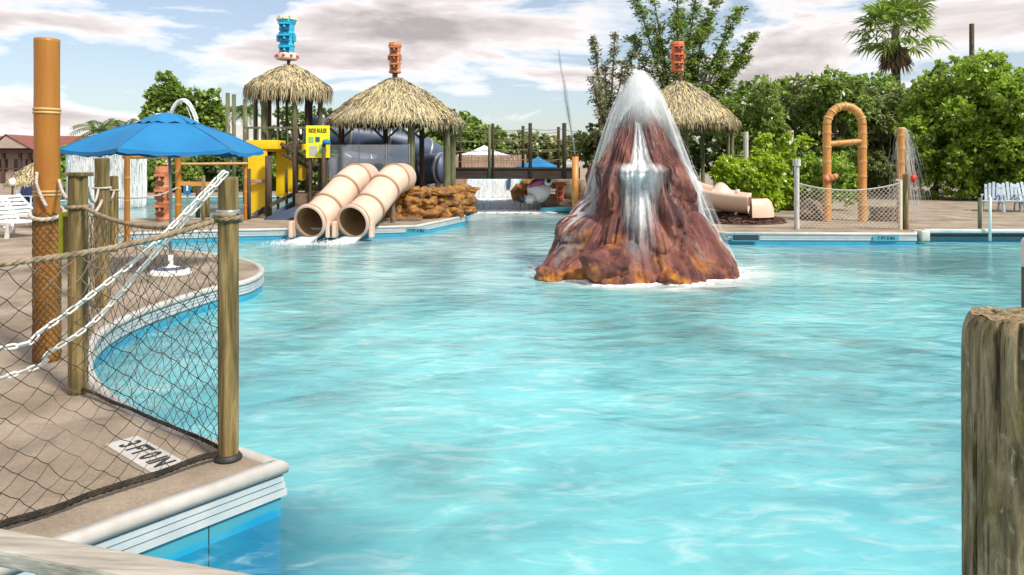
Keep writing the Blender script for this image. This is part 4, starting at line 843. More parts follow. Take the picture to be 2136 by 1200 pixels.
# yellow curved panels
def curved_panel(x0, x1, Y, zt, zb0, zb1, bow, mat, name='yellow_panel'):
    q = MB(); n = 10; vs = []
    for i in range(n+1):
        u = i/n; x = x0+(x1-x0)*u; y = Y-bow*math.sin(PI*u); zb = zb0+(zb1-zb0)*u
        for th in (0, 0.05): vs += [(x, y+th, zt), (x, y+th, zb)]
    for i in range(n):
        a = i*4; b = a+4; q.add([], []); 
    fs = []
    for i in range(n):
        a, b = i*4, (i+1)*4; fs += [(a, b, b+1, a+1), (a+2, a+3, b+3, b+2), (a, a+2, b+2, b), (a+1, b+1, b+3, a+3)]
    fs += [(0, 1, 3, 2), (n*4, n*4+2, n*4+3, n*4+1)]
    q.add(vs, fs); part(name, q, mat, tw, False)
X = lambda px, Y: (px-CX)/F*Y
Y1 = 22.3
curved_panel(X(517, Y1), X(557, Y1), Y1, tz(312, Y1), tz(376, Y1), tz(376, Y1), 0.02, M['yellow'])
curved_panel(X(524, Y1), X(556, Y1), Y1, tz(382, Y1), tz(446, Y1), tz(427, Y1), 0.02, M['yellow'])
q = MB(); q.bbox((X(547, Y1), Y1+0.35, tz(302, Y1)), (0.98, 0.8, 0.28), 0.012); part('yellow_hood', q, M['yellow'], tw, True)
q = MB(); q.bar((X(515, Y1), Y1-0.15, tz(378, Y1)), (X(560, Y1), Y1-0.15, tz(377, Y1)), 0.09, 0.10); part('cross_rail', q, M['fencewood'], tw)
Y2 = 23.2
curved_panel(X(576, Y2), X(599, Y2), Y2, tz(316, Y2), tz(410, Y2), tz(410, Y2), 0.01, M['yellow'])
curved_panel(X(600, Y2), X(614, Y2), Y2-0.1, tz(330, Y2), tz(400, Y2), tz(400, Y2), 0.01, M['yellow'])
q = MB(); q.bbox((X(577, Y2), Y2+0.2, tz(314, Y2)), (0.62, 0.5, 0.07), 0.02); part('yellow_roof', q, M['yellow'], tw)
curved_panel(X(621, Y2), X(638, Y2), Y2, tz(342, Y2), tz(375, Y2), tz(375, Y2), 0.08, M['yellow'])
curved_panel(X(624, Y2), X(637, Y2), Y2+0.3, tz(300, Y2), tz(312, Y2), tz(312, Y2), 0.05, M['yellow'])
for px, yt, yb, Y, r in ((519, 352, 462, 21.6, 0.055), (560, 325, 460, 22.0, 0.10), (598, 352, 402, 22.2, 0.035), (616, 270, 428, 22.2, 0.085), (645, 330, 405, 23, 0.10)):
    x = X(px, Y); q = MB(); q.tube([(x, Y, max(-0.02, tz(yb, Y))), (x, Y, tz(yt, Y))], r, 10); part('dark_post', q, M['darkwood'], tw, True)
# ramp and stairs
for (pa, pb_, wd) in (((520, 462), (560, 428), 0.10), ((560, 430), (612, 405), 0.10), ((540, 468), (612, 425), 0.16), ((586, 300), (662, 345), 0.10), ((590, 322), (650, 352), 0.08)):
    Y = 21.9; q = MB(); q.bar(at(pa[0], pa[1], Y), at(pb_[0], pb_[1], Y+0.8), 0.10, wd); part('stringer', q, M['darkwood'] if wd < 0.16 else M['bluegrey'], tw)
for k in range(8):
    u = (k+0.5)/8; p = at(586, 303, 22.6).lerp(at(658, 346, 23.2), u); q = MB(); q.box(p+V(0, 0.35, 0), (0.24, 0.8, 0.04)); part('stair_tread', q, M['stone'], tw)
q = MB(); q.bar(at(613, 405, 22.3), at(690, 402, 22.3), 0.10, 0.10); part('walkway_beam', q, M['darkwood'], tw)
q = MB(); q.box(at(590, 452, 21.7)+V(0, 0, 0), (0.9, 0.6, 0.28), Matrix.Rotation(-0.35, 3, 'Y')); part('splash_ramp', q, M['bluegrey'], tw)
totem('tiki_totem', (tcx-0.06, TY, tz(124)), tz(38)-tz(124), 0.28, 'bright blue carved totem with cream crown on the tower roof', M['totemblue'], M['totemnavy'], M['pinkcream'], M['offwhite'])
# sign
SY = 21.8; sp0 = at(663, 296, SY); sn = thing('rules_sign', 'yellow sign board with dark heading beside the tower', 'sign', (sp0.x, SY, 0))
q = MB(); q.bbox(sp0, (0.72, 0.05, 0.98), 0.01); part('board', q, M['signyellow'], sn)
for dx in (-0.25, 0.25):
    q = MB(); q.tube([(sp0.x+dx, SY+0.06, 0), (sp0.x+dx, SY+0.06, sp0.z+0.4)], 0.05, 8); part('post', q, M['darkwood'], sn)
text_on(sn, 'RIDE RULES', 0.17, Matrix.Translation(sp0+V(0, -0.03, 0.33)) @ Matrix.Rotation(PI/2, 4, 'X'), M['brownletter'], 0.62, 'heading', 0.006)
for dx, dz, w_, h_, mt in ((-0.20, 0.06, 0.15, 0.17, 'signgreen'), (0.0, 0.07, 0.13, 0.15, 'totemnavy'), (-0.13, -0.28, 0.24, 0.30, 'signgrey'), (0.15, -0.22, 0.2, 0.26, 'signgreen')):
    q = MB(); q.box(sp0+V(dx, -0.028, dz), (w_, 0.008, h_)); part('panel', q, M[mt], sn)
p = at(681, 297, SY-0.25); q = MB(); q.lathe(p, [(0.10, -0.07), (0.13, -0.02), (0.10, 0.06), (0.03, 0.09)], 14)
bl_ = thing('post_lamp', 'blue capped post in front of the yellow sign', 'post', (p.x, p.y, 0)); part('cap', q, M['bluecanvas'], bl_, True)
q = MB(); q.tube([(p.x-0.1, p.y, 0.0), (p.x-0.08, p.y, p.z-0.05)], 0.06, 10); part('post', q, M['darkwood'], bl_, True)

# ------------------------------------------------------------------ central hut on its rock platform
CY = 24.4; ccx = (824-CX)/F*CY; PZ = 0.80
pf_ = thing('rock_platform', 'ochre rock walled platform under the central hut', 'platform', (ccx, CY, 0))
poly = [(-6.6, 21.9), (-5.9, 21.9), (-3.75, 21.55), (-2.95, 21.7), (-2.2, 22.5), (-1.72, 23.6), (-1.62, 27.0), (-6.6, 27.0)]
q = MB(); n = len(poly); q.add([(x, y, PZ-0.04) for x, y in poly]+[(x, y, 0) for x, y in poly], [tuple(range(n))]+[(i, n+i, n+(i+1) % n, (i+1) % n) for i in range(n)]); part('core', q, M['stone'], pf_)
seg = catmull([poly[i] for i in (1, 2, 3, 4, 5)]+[(-1.64, 25.2)], 5); si = 0
for row, (zc, hz) in enumerate(((0.18, 0.24), (0.52, 0.22), (0.78, 0.15))):
    L_ = 0; i = 0; step = (0.46, 0.52, 0.40)[row]; acc = row*0.2
    for i in range(len(seg)-1):
        a, b2 = Vector(seg[i]), Vector(seg[i+1]); ln = (b2-a).length
        while acc < ln:
            p = a.lerp(b2, acc/ln); si += 1
            q = MB(); q.blob((p.x, p.y+0.05, zc+random.uniform(-0.03, 0.03)), (random.uniform(0.20, 0.46), 0.26, hz*random.uniform(0.8, 1.35)), 4, 0.5, 1.3, si*2.3); part('rock', q, M['ochrerock'], pf_, True)
            acc += step*random.uniform(0.85, 1.2)
        acc -= ln
q = MB(); q.bbox((-3.3, 21.15, 0.03), (1.3, 0.35, 0.10), 0.03); part('footing_slab', q, M['stone'], pf_)
hz_ = lambda y: CAMZ-(y-HY)/F*CY
ht = thing('thatched_hut', 'large thatched hut on posts behind the twin tube slides', 'hut', (ccx, CY, PZ))
thatch_roof(ht, (ccx, CY), 2.17, hz_(251), hz_(158), 3600, 0.42, 0.04); roof_cap(ht, (ccx, CY), hz_(156), 0.08, 0.09)
for px, dy, r in ((712, 0.3, 0.10), (804, 1.5, 0.09), (858, -1.5, 0.11), (880, 1.2, 0.09), (932, -0.6, 0.12), (944, 0.5, 0.11), (742, -1.2, 0.0)):
    if r == 0: continue
    Y = CY+dy; x = (px-CX)/F*Y
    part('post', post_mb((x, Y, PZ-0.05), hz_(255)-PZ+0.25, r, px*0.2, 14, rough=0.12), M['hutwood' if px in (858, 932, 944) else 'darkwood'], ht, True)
    for s in (-1, 1):
        q = MB(); q.bar((x, Y, hz_(290)), (x+s*0.55, Y+0.05, hz_(258)), 0.07, 0.07); part('brace', q, M['hutwood'], ht)
for s in (-1, 1):
    q = MB(); q.bar((ccx-1.9, CY+s*1.35, hz_(258)), (ccx+1.9, CY+s*1.35, hz_(258)), 0.1, 0.14); part('ring_beam', q, M['darkwood'], ht)
totem('tiki_totem', (ccx, CY, hz_(153)), hz_(90)-hz_(153), 0.205, 'terracotta carved totem on the central hut roof', M['redbrown'], M['totemdark'])
# clear screen panels
ws = thing('wind_screen', 'clear blue tinted screen panels behind the tube slides', 'screen', (X(780, 22.6), 22.6, PZ))
for pa, pb_ in ((690, 748), (749, 806), (807, 853)):
    q = MB(); q.box(((X(pa, 22.6)+X(pb_, 22.6))/2, 22.6, (tz(302, 22.6)+PZ)/2), (X(pb_, 22.6)-X(pa, 22.6)-0.03, 0.012, tz(302, 22.6)-PZ)); part('pane', q, M['screen'], ws)
for px in (689, 748.5, 806.5, 854):
    q = MB(); q.box((X(px, 22.6), 22.6, (tz(300, 22.6)+PZ)/2), (0.03, 0.03, tz(300, 22.6)-PZ)); part('stanchion', q, M['pole'], ws)
# twin tan tube slides
def tube_slide(dx, label):
    root = thing('tube_slide', label, 'slide', (-5.10+dx, 18.6, -0.3)); r = 0.43
    path = catmull([(-5.16+dx, 18.35, 0.20), (-4.99+dx, 18.85, 0.36), (-4.75+dx, 19.55, 0.77), (-4.55+dx, 20.2, 1.13), (-4.45+dx, 20.7, 1.24), (-4.40+dx, 21.6, 1.26)], 8)
    q = MB(); q.tube(path, r, 36, cap=False); q.tube(path[::-1], r-0.03, 36, cap=False)
    o = part('tube', q, M['tan'], root, True)
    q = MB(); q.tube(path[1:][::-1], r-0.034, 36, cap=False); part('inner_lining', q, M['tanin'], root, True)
    for f in (1, 11, 20, 30):
        p0, p1 = Vector(path[f]), Vector(path[f+1]); d = (p1-p0).normalized(); q = MB(); q.tube([p0-d*0.035, p0-d*0.03, p0+d*0.03, p0+d*0.035], [r, r+0.035, r+0.035, r], 36, cap=False); part('flange', q, M['tanrib'], root, True)
    d = (Vector(path[1])-Vector(path[0])).normalized(); p0 = Vector(path[0]); q = MB(); q.tube([p0-d*0.024, p0-d*0.02, p0+d*0.05, p0+d*0.054], [r-0.045, r+0.03, r+0.03, r], 36, cap=False); part('mouth_rim', q, M['tan'], root, True)
    for f in (16, 28):
        p = Vector(path[f]); q = MB(); q.tube([(p.x, p.y, 0.0), (p.x, p.y, p.z-0.42)], 0.07, 10); part('support', q, M['stone'], root)
    # side wings at the mouth
    for s in (-1, 1):
        q = MB(); q.bbox((-5.16+dx+s*0.47, 18.42, 0.0), (0.10, 0.34, 0.42), 0.03); part('mouth_wing', q, M['tan'], root)
    def f_out(h0, amp):
        def f(u, v):
            a = (u-0.5)*1.5; x = -5.16+dx+0.40*math.sin(a)*(1+0.5*v)-0.20*v; y = 18.40-0.75*v; z = -0.20+0.06*(1-math.cos(a))*2-h0*v-0.02*v*v; return (x, y, max(z, WZ+0.006)), amp*ss(0, 0.25, u)*ss(1, 0.75, u)*(1-0.75*ss(0.4, 1, v))
        return f
    veil('outflow_sheet', f_out(0.16, 0.8), 20, 14, root); veil('outflow_sheet', f_out(0.10, 0.55), 20, 14, root)
    q = MB()
    for k in range(420):
        x0 = -5.30+dx+random.gauss(-0.1, 0.25); y0 = 17.75+random.gauss(0, 0.22); vz0 = random.uniform(0.3, 1.5); t0 = random.random()*0.25; pts = []; vx, vy = random.gauss(-0.2, 0.3), random.gauss(-0.5, 0.3)
        for s in range(4):
            tt = t0+0.03*s; z = WZ+vz0*tt-4.9*tt*tt
            if z < WZ: break
            pts.append((x0+vx*tt, y0+vy*tt, z))
        if len(pts) > 1: q.tube(pts, random.uniform(0.002, 0.006), 3, cap=False)
    o = part('outflow', q, M['fall'], root, True); o['kind'] = 'stuff'
tube_slide(0.0, 'tan tube slide ending in the pool, left of the pair'); tube_slide(1.10, 'tan tube slide ending in the pool, right of the pair')
# blue-grey enclosed slide winding behind the hut
bs = thing('winding_slide', 'blue grey tube slide winding behind the central hut', 'slide', (X(800, 28), 28.0, 0))
path = catmull([at(640, 272, 26.5), at(690, 280, 26.9), at(770, 290, 27.4), at(850, 304, 27.8), at(905, 330, 28.6), at(900, 345, 30.2), at(820, 340, 30.8), at(730, 345, 30.2), at(715, 355, 28.6), at(780, 362, 27.4), at(860, 358, 27.0), at(905, 352, 26.8), at(930, 352, 26.6)], 8)
q = MB(); q.tube(path, 0.56, 28); part('tube', q, M['bluegrey'], bs, True)
for f in range(4, len(path)-2, 8):
    p0 = Vector(path[f]); d = (Vector(path[f+1])-p0).normalized(); q = MB(); q.tube([p0-d*0.055, p0-d*0.05, p0+d*0.05, p0+d*0.055], [0.56, 0.60, 0.60, 0.56], 28, cap=False); part('flange', q, M['pole'], bs, True)
for f in (6, 18, 30, 44, 70, 90):
    p = Vector(path[f]); q = MB(); q.tube([(p.x, p.y, 0), (p.x, p.y, p.z-0.5)], 0.11, 10); part('support', q, M['pole'], bs)

# ------------------------------------------------------------------ foliage kit
def leaf_mesh(name, P, Nrm, size, mat, parent, aspect=0.45, droop=0.0, curl=0.25):
    """P: leaf positions (n,3) world, Nrm: leaf axis directions; one folded diamond each"""
    n = len(P); b = np.array(wloc(parent)); ax = Nrm/np.maximum(1e-6, np.linalg.norm(Nrm, axis=1, keepdims=True))
    ax[:, 2] -= droop; ax /= np.linalg.norm(ax, axis=1, keepdims=True)
    rv = rng.normal(size=(n, 3))*0.55+np.array([0.15, -0.2, 1.0]); sd = np.cross(ax, rv); sd /= np.maximum(1e-6, np.linalg.norm(sd, axis=1, keepdims=True)); up = np.cross(sd, ax)
    s = size*(0.6+0.8*rng.random((n, 1)))
    v = np.empty((n, 4, 3)); Pb = P-b
    v[:, 0] = Pb-ax*s*0.5; v[:, 1] = Pb+sd*s*aspect+up*s*curl*0.3; v[:, 2] = Pb+ax*s*0.5-up*s*curl*0.2; v[:, 3] = Pb-sd*s*aspect+up*s*curl*0.3
    me = bpy.data.meshes.new(name); me.vertices.add(n*4); me.vertices.foreach_set('co', v.reshape(-1).astype(np.float32))
    me.loops.add(n*4); me.loops.foreach_set('vertex_index', np.arange(n*4, dtype=np.int32)); me.polygons.add(n); me.polygons.foreach_set('loop_start', np.arange(0, n*4, 4, dtype=np.int32))
    me.update(calc_edges=True); me.validate(); me.materials.append(mat)
    o = bpy.data.objects.new(name, me); col.objects.link(o); o.parent = parent; return o
def crown_points(lobes, n, shell=0.55, clump=0):
    vol = np.array([l[1][0]*l[1][1]*l[1][2] for l in lobes])**0.75; vol = vol/vol.sum(); P, D = [], []
    for (c, r), f in zip(lobes, vol):
        k = max(8, int(n*f)); nc = max(4, k//clump) if clump else k
        d = rng.normal(size=(nc, 3)); d /= np.linalg.norm(d, axis=1, keepdims=True); rad = (shell+(1-shell)*rng.random((nc, 1)))**0.8*(0.9+0.2*rng.random((nc, 1)))
        rad = rad*np.where(rng.random((nc, 1)) < 0.14, 1+0.4*rng.random((nc, 1)), 1.0); p = d*rad
        if clump:
            p = np.repeat(p, clump, axis=0); d = np.repeat(d, clump, axis=0); p = p+rng.normal(size=p.shape)*0.10
        P.append(np.array(c)+p*np.array(r)); D.append(d+rng.normal(size=d.shape)*0.7+np.array([0, 0, 0.25]))
    return np.concatenate(P), np.concatenate(D)
def branchy_trunk(base, lobes, r0, nlimb=9):
    mb = MB(); base = Vector(base); top = Vector(np.mean([l[0] for l in lobes], axis=0)); mid = base.lerp(top, 0.45)+V(random.gauss(0, 0.15), random.gauss(0, 0.15), 0)
    mb.tube(catmull([tuple(base), tuple(base.lerp(mid, 0.5)), tuple(mid), tuple(top)], 4), [r0*(1.15-0.85*k/12) for k in range(13)], 9)
    for l in sorted(lobes, key=lambda l: -l[1][0])[:nlimb]:
        c = Vector(l[0]); s = base.lerp(mid, random.uniform(0.7, 1.0)); e = c+V(random.gauss(0, 0.2), random.gauss(0, 0.2), l[1][2]*0.3); m2 = s.lerp(e, 0.55)+V(0, 0, 0.15*(e-s).length)
        mb.tube(catmull([tuple(s), tuple(m2), tuple(e)], 4), [r0*0.5*(1-0.1*k) for k in range(9)], 6)
    return mb
def tree(name, base, lobes, n, size, leaf, label, cat='tree', group=None, r0=0.18, clump=7, shell=0.68, aspect=0.45, droop=0.1, trunk=True):
    root = thing(name, label, cat, tuple(base), group)
    if trunk: part('trunk', branchy_trunk(base, lobes, r0), M['bark'], root, True)
    P, D = crown_points(lobes, n, shell, clump); keep = P[:, 2] > 0.03; leaf_mesh('crown', P[keep], D[keep], size, M[leaf], root, aspect, droop); return root
def lobes_px(specs, Y, depth=0.8):
    """(px, py, half width px, half height px[, dY]) -> ellipsoids at real depth"""
    out = []
    for s in specs:
        Yk = Y+(s[4] if len(s) > 4 else 0); c = at(s[0], s[1], Yk); k = Yk/F; out.append((tuple(c), (s[2]*k, max(0.3, s[2]*k*depth), s[3]*k)))
    return out
def scatter_lobes(px0, px1, ytop, ybot, Y, n, rpx, jit=1.0):
    out = []
    for i in range(n):
        px = random.uniform(px0, px1); yt = ytop(px) if callable(ytop) else ytop; py = yt+rpx*0.7+(ybot-yt-rpx)*random.random()**1.0; r = rpx*random.uniform(0.6, 1.15)
        out.append((px, py, r, r*random.uniform(0.65, 0.95), random.uniform(-1.2, 1.2)*jit))
    return out

# ------------------------------------------------------------------ right bank: huts, slide, planting
HY2 = 26.5; h2x = (1418-CX)/F*HY2; hz2 = lambda y: CAMZ-(y-HY)/F*HY2
h2 = thing('thatched_hut', 'smaller thatched hut half hidden behind the rock volcano', 'hut', (h2x, HY2, 0))
thatch_roof(h2, (h2x, HY2), 2.05, hz2(254), hz2(166), 2800, 0.45); roof_cap(h2, (h2x, HY2), hz2(164), 0.12, 0.10)
for px, dy in ((1432, -1.3), (1466, 1.2), (1527, -0.5), (1519, 0.6), (1350, -0.8), (1365, 0.9)):
    Y = HY2+dy; x = (px-CX)/F*Y; part('post', post_mb((x, Y, 0), hz2(250), 0.075, px*0.3, 12), M['hutwood'], h2, True)
for pa, pb_ in (((1432, 290), (1400, 262)), ((1432, 290), (1462, 262)), ((1522, 285), (1495, 262))):
    q = MB(); q.bar(at(pa[0], pa[1], HY2-1.0), at(pb_[0], pb_[1], HY2-1.0), 0.07, 0.07); part('brace', q, M['hutwood'], h2)
totem('tiki_totem', (h2x-0.09, HY2, hz2(150)), hz2(88)-hz2(150), 0.24, 'orange red carved totem on the roof behind the volcano', M['redtotem'], M['totemdark'])
# open tan flume ending beside the volcano
fs_ = thing('flume_slide', 'open tan flume slide ending right of the rock volcano', 'slide', (7.2, 20.6, 0))
path = catmull([(3.3, 22.6, 1.45), (4.6, 22.0, 1.15), (5.5, 21.3, 0.82), (6.2, 20.7, 0.66), (6.75, 20.45, 0.60)], 7); q = MB(); n = 18; vs = []; m = len(path)
for i, p in enumerate(path):
    p = Vector(p); d = (Vector(path[min(i+1, m-1)])-Vector(path[max(i-1, 0)])).normalized(); x = d.cross(V(0,0,1)).normalized(); y = x.cross(d)
    for k in range(n+1):
        a = PI*k/n; vs.append(p-x*0.62*math.cos(a)-y*0.52*math.sin(a)+y*0.2)
    for k in range(n, -1, -1):
        a = PI*k/n; vs.append(p-x*0.68*math.cos(a)-y*0.58*math.sin(a)+y*0.22)
w2 = 2*(n+1); q.add(vs, [(i*w2+k, i*w2+(k+1) % w2, (i+1)*w2+(k+1) % w2, (i+1)*w2+k) for i in range(m-1) for k in range(w2)]+[tuple(range(w2-1, -1, -1)), tuple((m-1)*w2+k for k in range(w2))]); part('trough', q, M['tan'], fs_, True)
q = MB(); e0 = Vector(path[-1]); 
nb_ = 14; vs = []
for j in range(9):
    b1 = (PI/2)*j/8
    for k in range(nb_+1):
        a = -PI*0.55+PI*1.1*k/nb_; rr3 = 0.72*math.cos(b1*0.55); vs.append(e0+V(rr3*math.cos(a)*0.95, rr3*math.sin(a)*0.8, -0.42+0.52*math.sin(b1)*1.0))
q.add(vs, [(j*(nb_+1)+k, j*(nb_+1)+k+1, (j+1)*(nb_+1)+k+1, (j+1)*(nb_+1)+k) for j in range(8) for k in range(nb_)]); part('end_basin', q, M['tan'], fs_, True)
q = MB(); hp = at(1507, 396, 20.9); vs = []
for i in range(9):
    u = i/8; x = hp.x-0.30+0.62*u; hgt = 0.44*math.sin(PI*(0.12+0.80*u))**0.8
    for y, z in ((hp.y-0.16, hp.z-0.26), (hp.y-0.06, hp.z-0.22+hgt*0.8), (hp.y+0.16, hp.z-0.22+hgt), (hp.y+0.3, hp.z-0.26)): vs.append((x, y, z))
q.add(vs, [(i*4+k, i*4+k+1, (i+1)*4+k+1, (i+1)*4+k) for i in range(8) for k in range(3)]+[(0, 1, 2, 3), (32, 35, 34, 33)]); part('splash_hood', q, M['tan'], fs_, True)
q = MB(); q.tube([at(1537, 412, 20.4), at(1539, 395, 20.4)], 0.06, 10); part('hand_knob', q, M['tan'], fs_, True)
q = MB(); q.bar(at(1548, 432, 20.3), at(1515, 468, 20.6), 0.05, 0.05); part('strut', q, M['offwhite'], fs_)
for x, y, z in ((4.6, 22.0, 0.6), (6.3, 20.7, 0.12)):
    q = MB(); q.tube([(x, y, 0), (x, y, z)], 0.12, 12); part('support', q, M['bluegrey'], fs_)
# mulch bed
q = MB(); c0 = dk(1545, 463)
for k in range(700):
    a = random.uniform(0, 2*PI); rr3 = math.sqrt(random.random()); s = random.uniform(0.03, 0.08)
    q.box((c0.x+rr3*1.25*math.cos(a), c0.y+rr3*1.3*math.sin(a)+0.3, 0.04+0.20*(1-rr3*rr3)+random.uniform(0, 0.03)), (s*2.2, s, s*0.6), Matrix.Rotation(random.uniform(0, PI), 3, 'Z') @ Matrix.Rotation(random.gauss(0, 0.5), 3, 'X'))
q2 = MB(); q2.lathe((c0.x, c0.y+0.3, 0), [(1.38, 0), (1.2, 0.06), (0.8, 0.16), (0.4, 0.21), (0.05, 0.23)], 28)
ml = mesh_obj('mulch_bed', q2.v, q2.f, M['mulch'], None, True); ml['kind'] = 'stuff'; ml['label'] = 'dark bark mulch mound beside the flume slide'
part('bark_chips', q, M['mulch'], ml)['kind'] = 'stuff'
# bamboo arch
ar = thing('bamboo_arch', 'orange bamboo arch with a crossbar on the right bank', 'arch', tuple(dk(1761, 462))); AY = 20.9; z0 = lambda y: CAMZ-(y-HY)/F*AY
xl, xr = X(1725, AY), X(1799, AY); r_ = (xr-xl)/2; cxa = (xl+xr)/2; zspr = z0(262)
for x, nm in ((xl, 0), (xr, 1)):
    mb, rg = bamboo_mb((x, AY, 0), (x, AY, zspr), 0.118, (0.17, 0.32, 0.47, 0.62, 0.77, 0.92), 16); part('culm', mb, M['bamboo2'], ar, True); [part('node_ring', g_, M['bambooring'], ar, True) for g_ in rg]
q = MB(); q.tube([(cxa-r_*math.cos(a), AY, zspr+(z0(222)-zspr)*1.0*math.sin(a)) for a in [PI*k/28 for k in range(29)]], 0.115, 14); part('curved_culm', q, M['bamboo2'], ar, True)
for k in range(1, 8):
    a = PI*k/8; p = V(cxa-r_*math.cos(a), AY, zspr+(z0(222)-zspr)*math.sin(a)); d = V(r_*math.sin(a), 0, (z0(222)-zspr)*math.cos(a)).normalized(); q = MB(); q.tube([p-d*0.03, p-d*0.015, p+d*0.015, p+d*0.03], [0.115, 0.13, 0.13, 0.115], 14); part('node_ring', q, M['bambooring'], ar, True)
mb, rg = bamboo_mb((xl, AY-0.02, z0(301)), (xr, AY-0.02, z0(295)), 0.085, (0.3, 0.7), 12); part('crossbar', mb, M['bamboo2'], ar, True); [part('node_ring', g_, M['bambooring'], ar, True) for g_ in rg]
for k in range(3):
    q = MB(); q.blob((xl+0.05+0.11*(k-1), AY-0.14, z0(373)+0.03*k), (0.10, 0.08, 0.10), 2, 0.4, 2, k); part('red_valve', q, M['redbrown'], ar, True)
# shower pole
SYp = 20.5; sx_ = X(1879, SYp); zs_ = lambda y: CAMZ-(y-HY)/F*SYp
sh_ = thing('shower_pole', 'orange bamboo shower pole spraying water beside the arch', 'shower', (sx_, SYp, 0))
mb, rg = bamboo_mb((sx_, SYp, 0), (sx_, SYp, zs_(268)), 0.10, (0.2, 0.36, 0.5, 0.64, 0.78, 0.92), 16); part('culm', mb, M['bamboo2'], sh_, True); [part('node_ring', g_, M['bambooring'], sh_, True) for g_ in rg]
q = MB()
for k in range(900):
    a = random.uniform(-PI, PI); v = abs(random.gauss(0.18, 0.25)); vx = v*math.cos(a)+0.75*random.random()**2; vy = v*math.sin(a)*0.6; t0 = random.uniform(0, 0.75); pts = []
    for s in range(5):
        tt = t0+0.03*s; z = zs_(268)+0.6*tt-4.9*tt*tt
        if z < 0: break
        pts.append((sx_+vx*tt, SYp+vy*tt, z))
    if len(pts) > 1: q.tube(pts, random.uniform(0.0012, 0.0024) if t0 > 0.12 else 0.004, 3, cap=False)
o = part('spray', q, M['fall'], sh_); o['kind'] = 'stuff'
q = MB(); q.bar((sx_-0.2, SYp-0.1, zs_(375)), (sx_+0.25, SYp-0.12, zs_(378)), 0.04, 0.05); part('rope_knot', q, M['palerope'], sh_)
q = MB(); q.blob((sx_+0.28, SYp-0.15, zs_(372)), (0.08, 0.06, 0.12), 2, 0.4, 2, 4); part('red_valve', q, M['red'], sh_, True)
# right net fence
b1, b2 = dk(1662, 479), dk(1889, 479)
f1 = thing('fence_post', 'whitewashed fence post left of the bamboo arch', 'post', tuple(b1)); part('post', post_mb(b1, 1.76, 0.065, 3.3, 14), M['whitewood'], f1, True)
q = MB(); q.tube([b1+V(0, 0, 1.62), b1+V(0, 0, 1.80)], 0.10, 10); part('cap', q, M['whitewood'], f1)
f2 = thing('fence_post', 'greenish wooden fence post in front of the shower pole', 'post', tuple(b2)); part('post', post_mb(b2, 1.42, 0.07, 9.3, 14), M['wood'], f2, True)
q = MB(); q.tube([b2+V(-0.12, 0.02, 0), b2+V(-0.12, 0.02, 1.25)], 0.05, 10); part('side_batten', q, M['offwhite'], f2)
l7 = sagline(b1+V(0.03, 0, 1.18), b2+V(-0.03, 0, 1.22), 0.20, 16); q = MB(); rope_mb(q, l7, 0.02, seg=90); solo('fence_rope', q, M['palerope'], 'pale rope sagging across the right net fence', 'rope', tuple(l7[0]), True)
q = MB(); net_mb(q, fl(l7), fl(sagline(b1+V(0.03, 0, 0.05), b2+V(-0.03, 0, 0.05), 0, 16)), 46, 18, 0.0065, 0.006, True, 3)
nt_ = thing('fence_net', 'pale diamond net in front of the bamboo arch', 'net', tuple(b1)); part('mesh', q, M['netpale'], nt_)
# planter block, rock, rail post
p = dk(1848, 460); q = MB(); pl_ = thing('stone_planter', 'low brown stone planter behind the right net', 'planter', tuple(p))
for r3 in range(3):
    for k in range(4): q = MB(); q.bbox((p.x-0.33+0.22*k+(0.04 if r3 % 2 else 0), p.y, 0.07+0.135*r3), (0.20, 0.4, 0.12), 0.02); part('block', q, M['stone'], pl_)
p = dk(1698, 460); q = MB(); q.blob(p+V(0, 0.2, 0.22), (0.42, 0.4, 0.32), 4, 0.4, 1.4, 6); rk_ = solo('boulder', q, M['stone'], 'brown boulder at the foot of the bamboo arch', 'boulder', tuple(p), True)
rp = thing('grab_post', 'thin white grab post at the right pool edge', 'post', tuple(dk(2063, 479))); p = dk(2065, 482)
q = MB(); q.tube([p+V(0, 0, -0.25), p+V(0, 0, 0.84), p+V(-0.02, 0.02, 0.87)], 0.035, 12); part('white_tube', q, M['white'], rp, True)
q = MB(); q.tube([p+V(-0.06, 0.3, 0), p+V(-0.06, 0.3, 0.82)], 0.045, 12); part('back_post', q, M['hutwood'], rp, True)
# lounge chairs on the right bank
def lounge(name, label, cat, loc, mat, rz, back=62, group=None):
    root = thing(name, label, cat, (0, 0, 0), group)
    for s in (-1, 1):
        q = MB(); q.bar((s*0.30, -0.55, 0.34), (s*0.30, 0.25, 0.34), 0.05, 0.06, 0.01); part('side_rail', q, mat, root)
        for y in (-0.5, 0.2): q = MB(); q.bar((s*0.30, y, 0.33), (s*0.33, y*1.15, 0.0), 0.05, 0.05); part('leg', q, mat, root)
        q = MB(); q.bar((s*0.33, -0.25, 0.56), (s*0.33, 0.3, 0.58), 0.07, 0.035, 0.01); part('arm', q, mat, root)
        q = MB(); q.bar((s*0.33, -0.22, 0.34), (s*0.33, -0.22, 0.55), 0.04, 0.05); part('arm_post', q, mat, root)
    for k in range(8): q = MB(); q.bbox((0, -0.52+0.1*k, 0.375), (0.56, 0.075, 0.02), 0.006); part('slat', q, mat, root)
    c, s_ = math.cos(R(back)), math.sin(R(back))
    for k in range(5): q = MB(); q.bar((-0.22+0.11*k, 0.26, 0.37), (-0.22*1.1+0.121*k, 0.26+0.75*c, 0.37+(0.75-0.05*abs(k-2))*s_), 0.085, 0.02, 0.006); part('back_slat', q, mat, root)
    q = MB(); q.bar((-0.26, 0.28+0.5*c, 0.36+0.5*s_), (0.26, 0.28+0.5*c, 0.36+0.5*s_), 0.03, 0.05); part('back_rail', q, mat, root)
    root.location = loc; root.rotation_euler.z = rz; return root
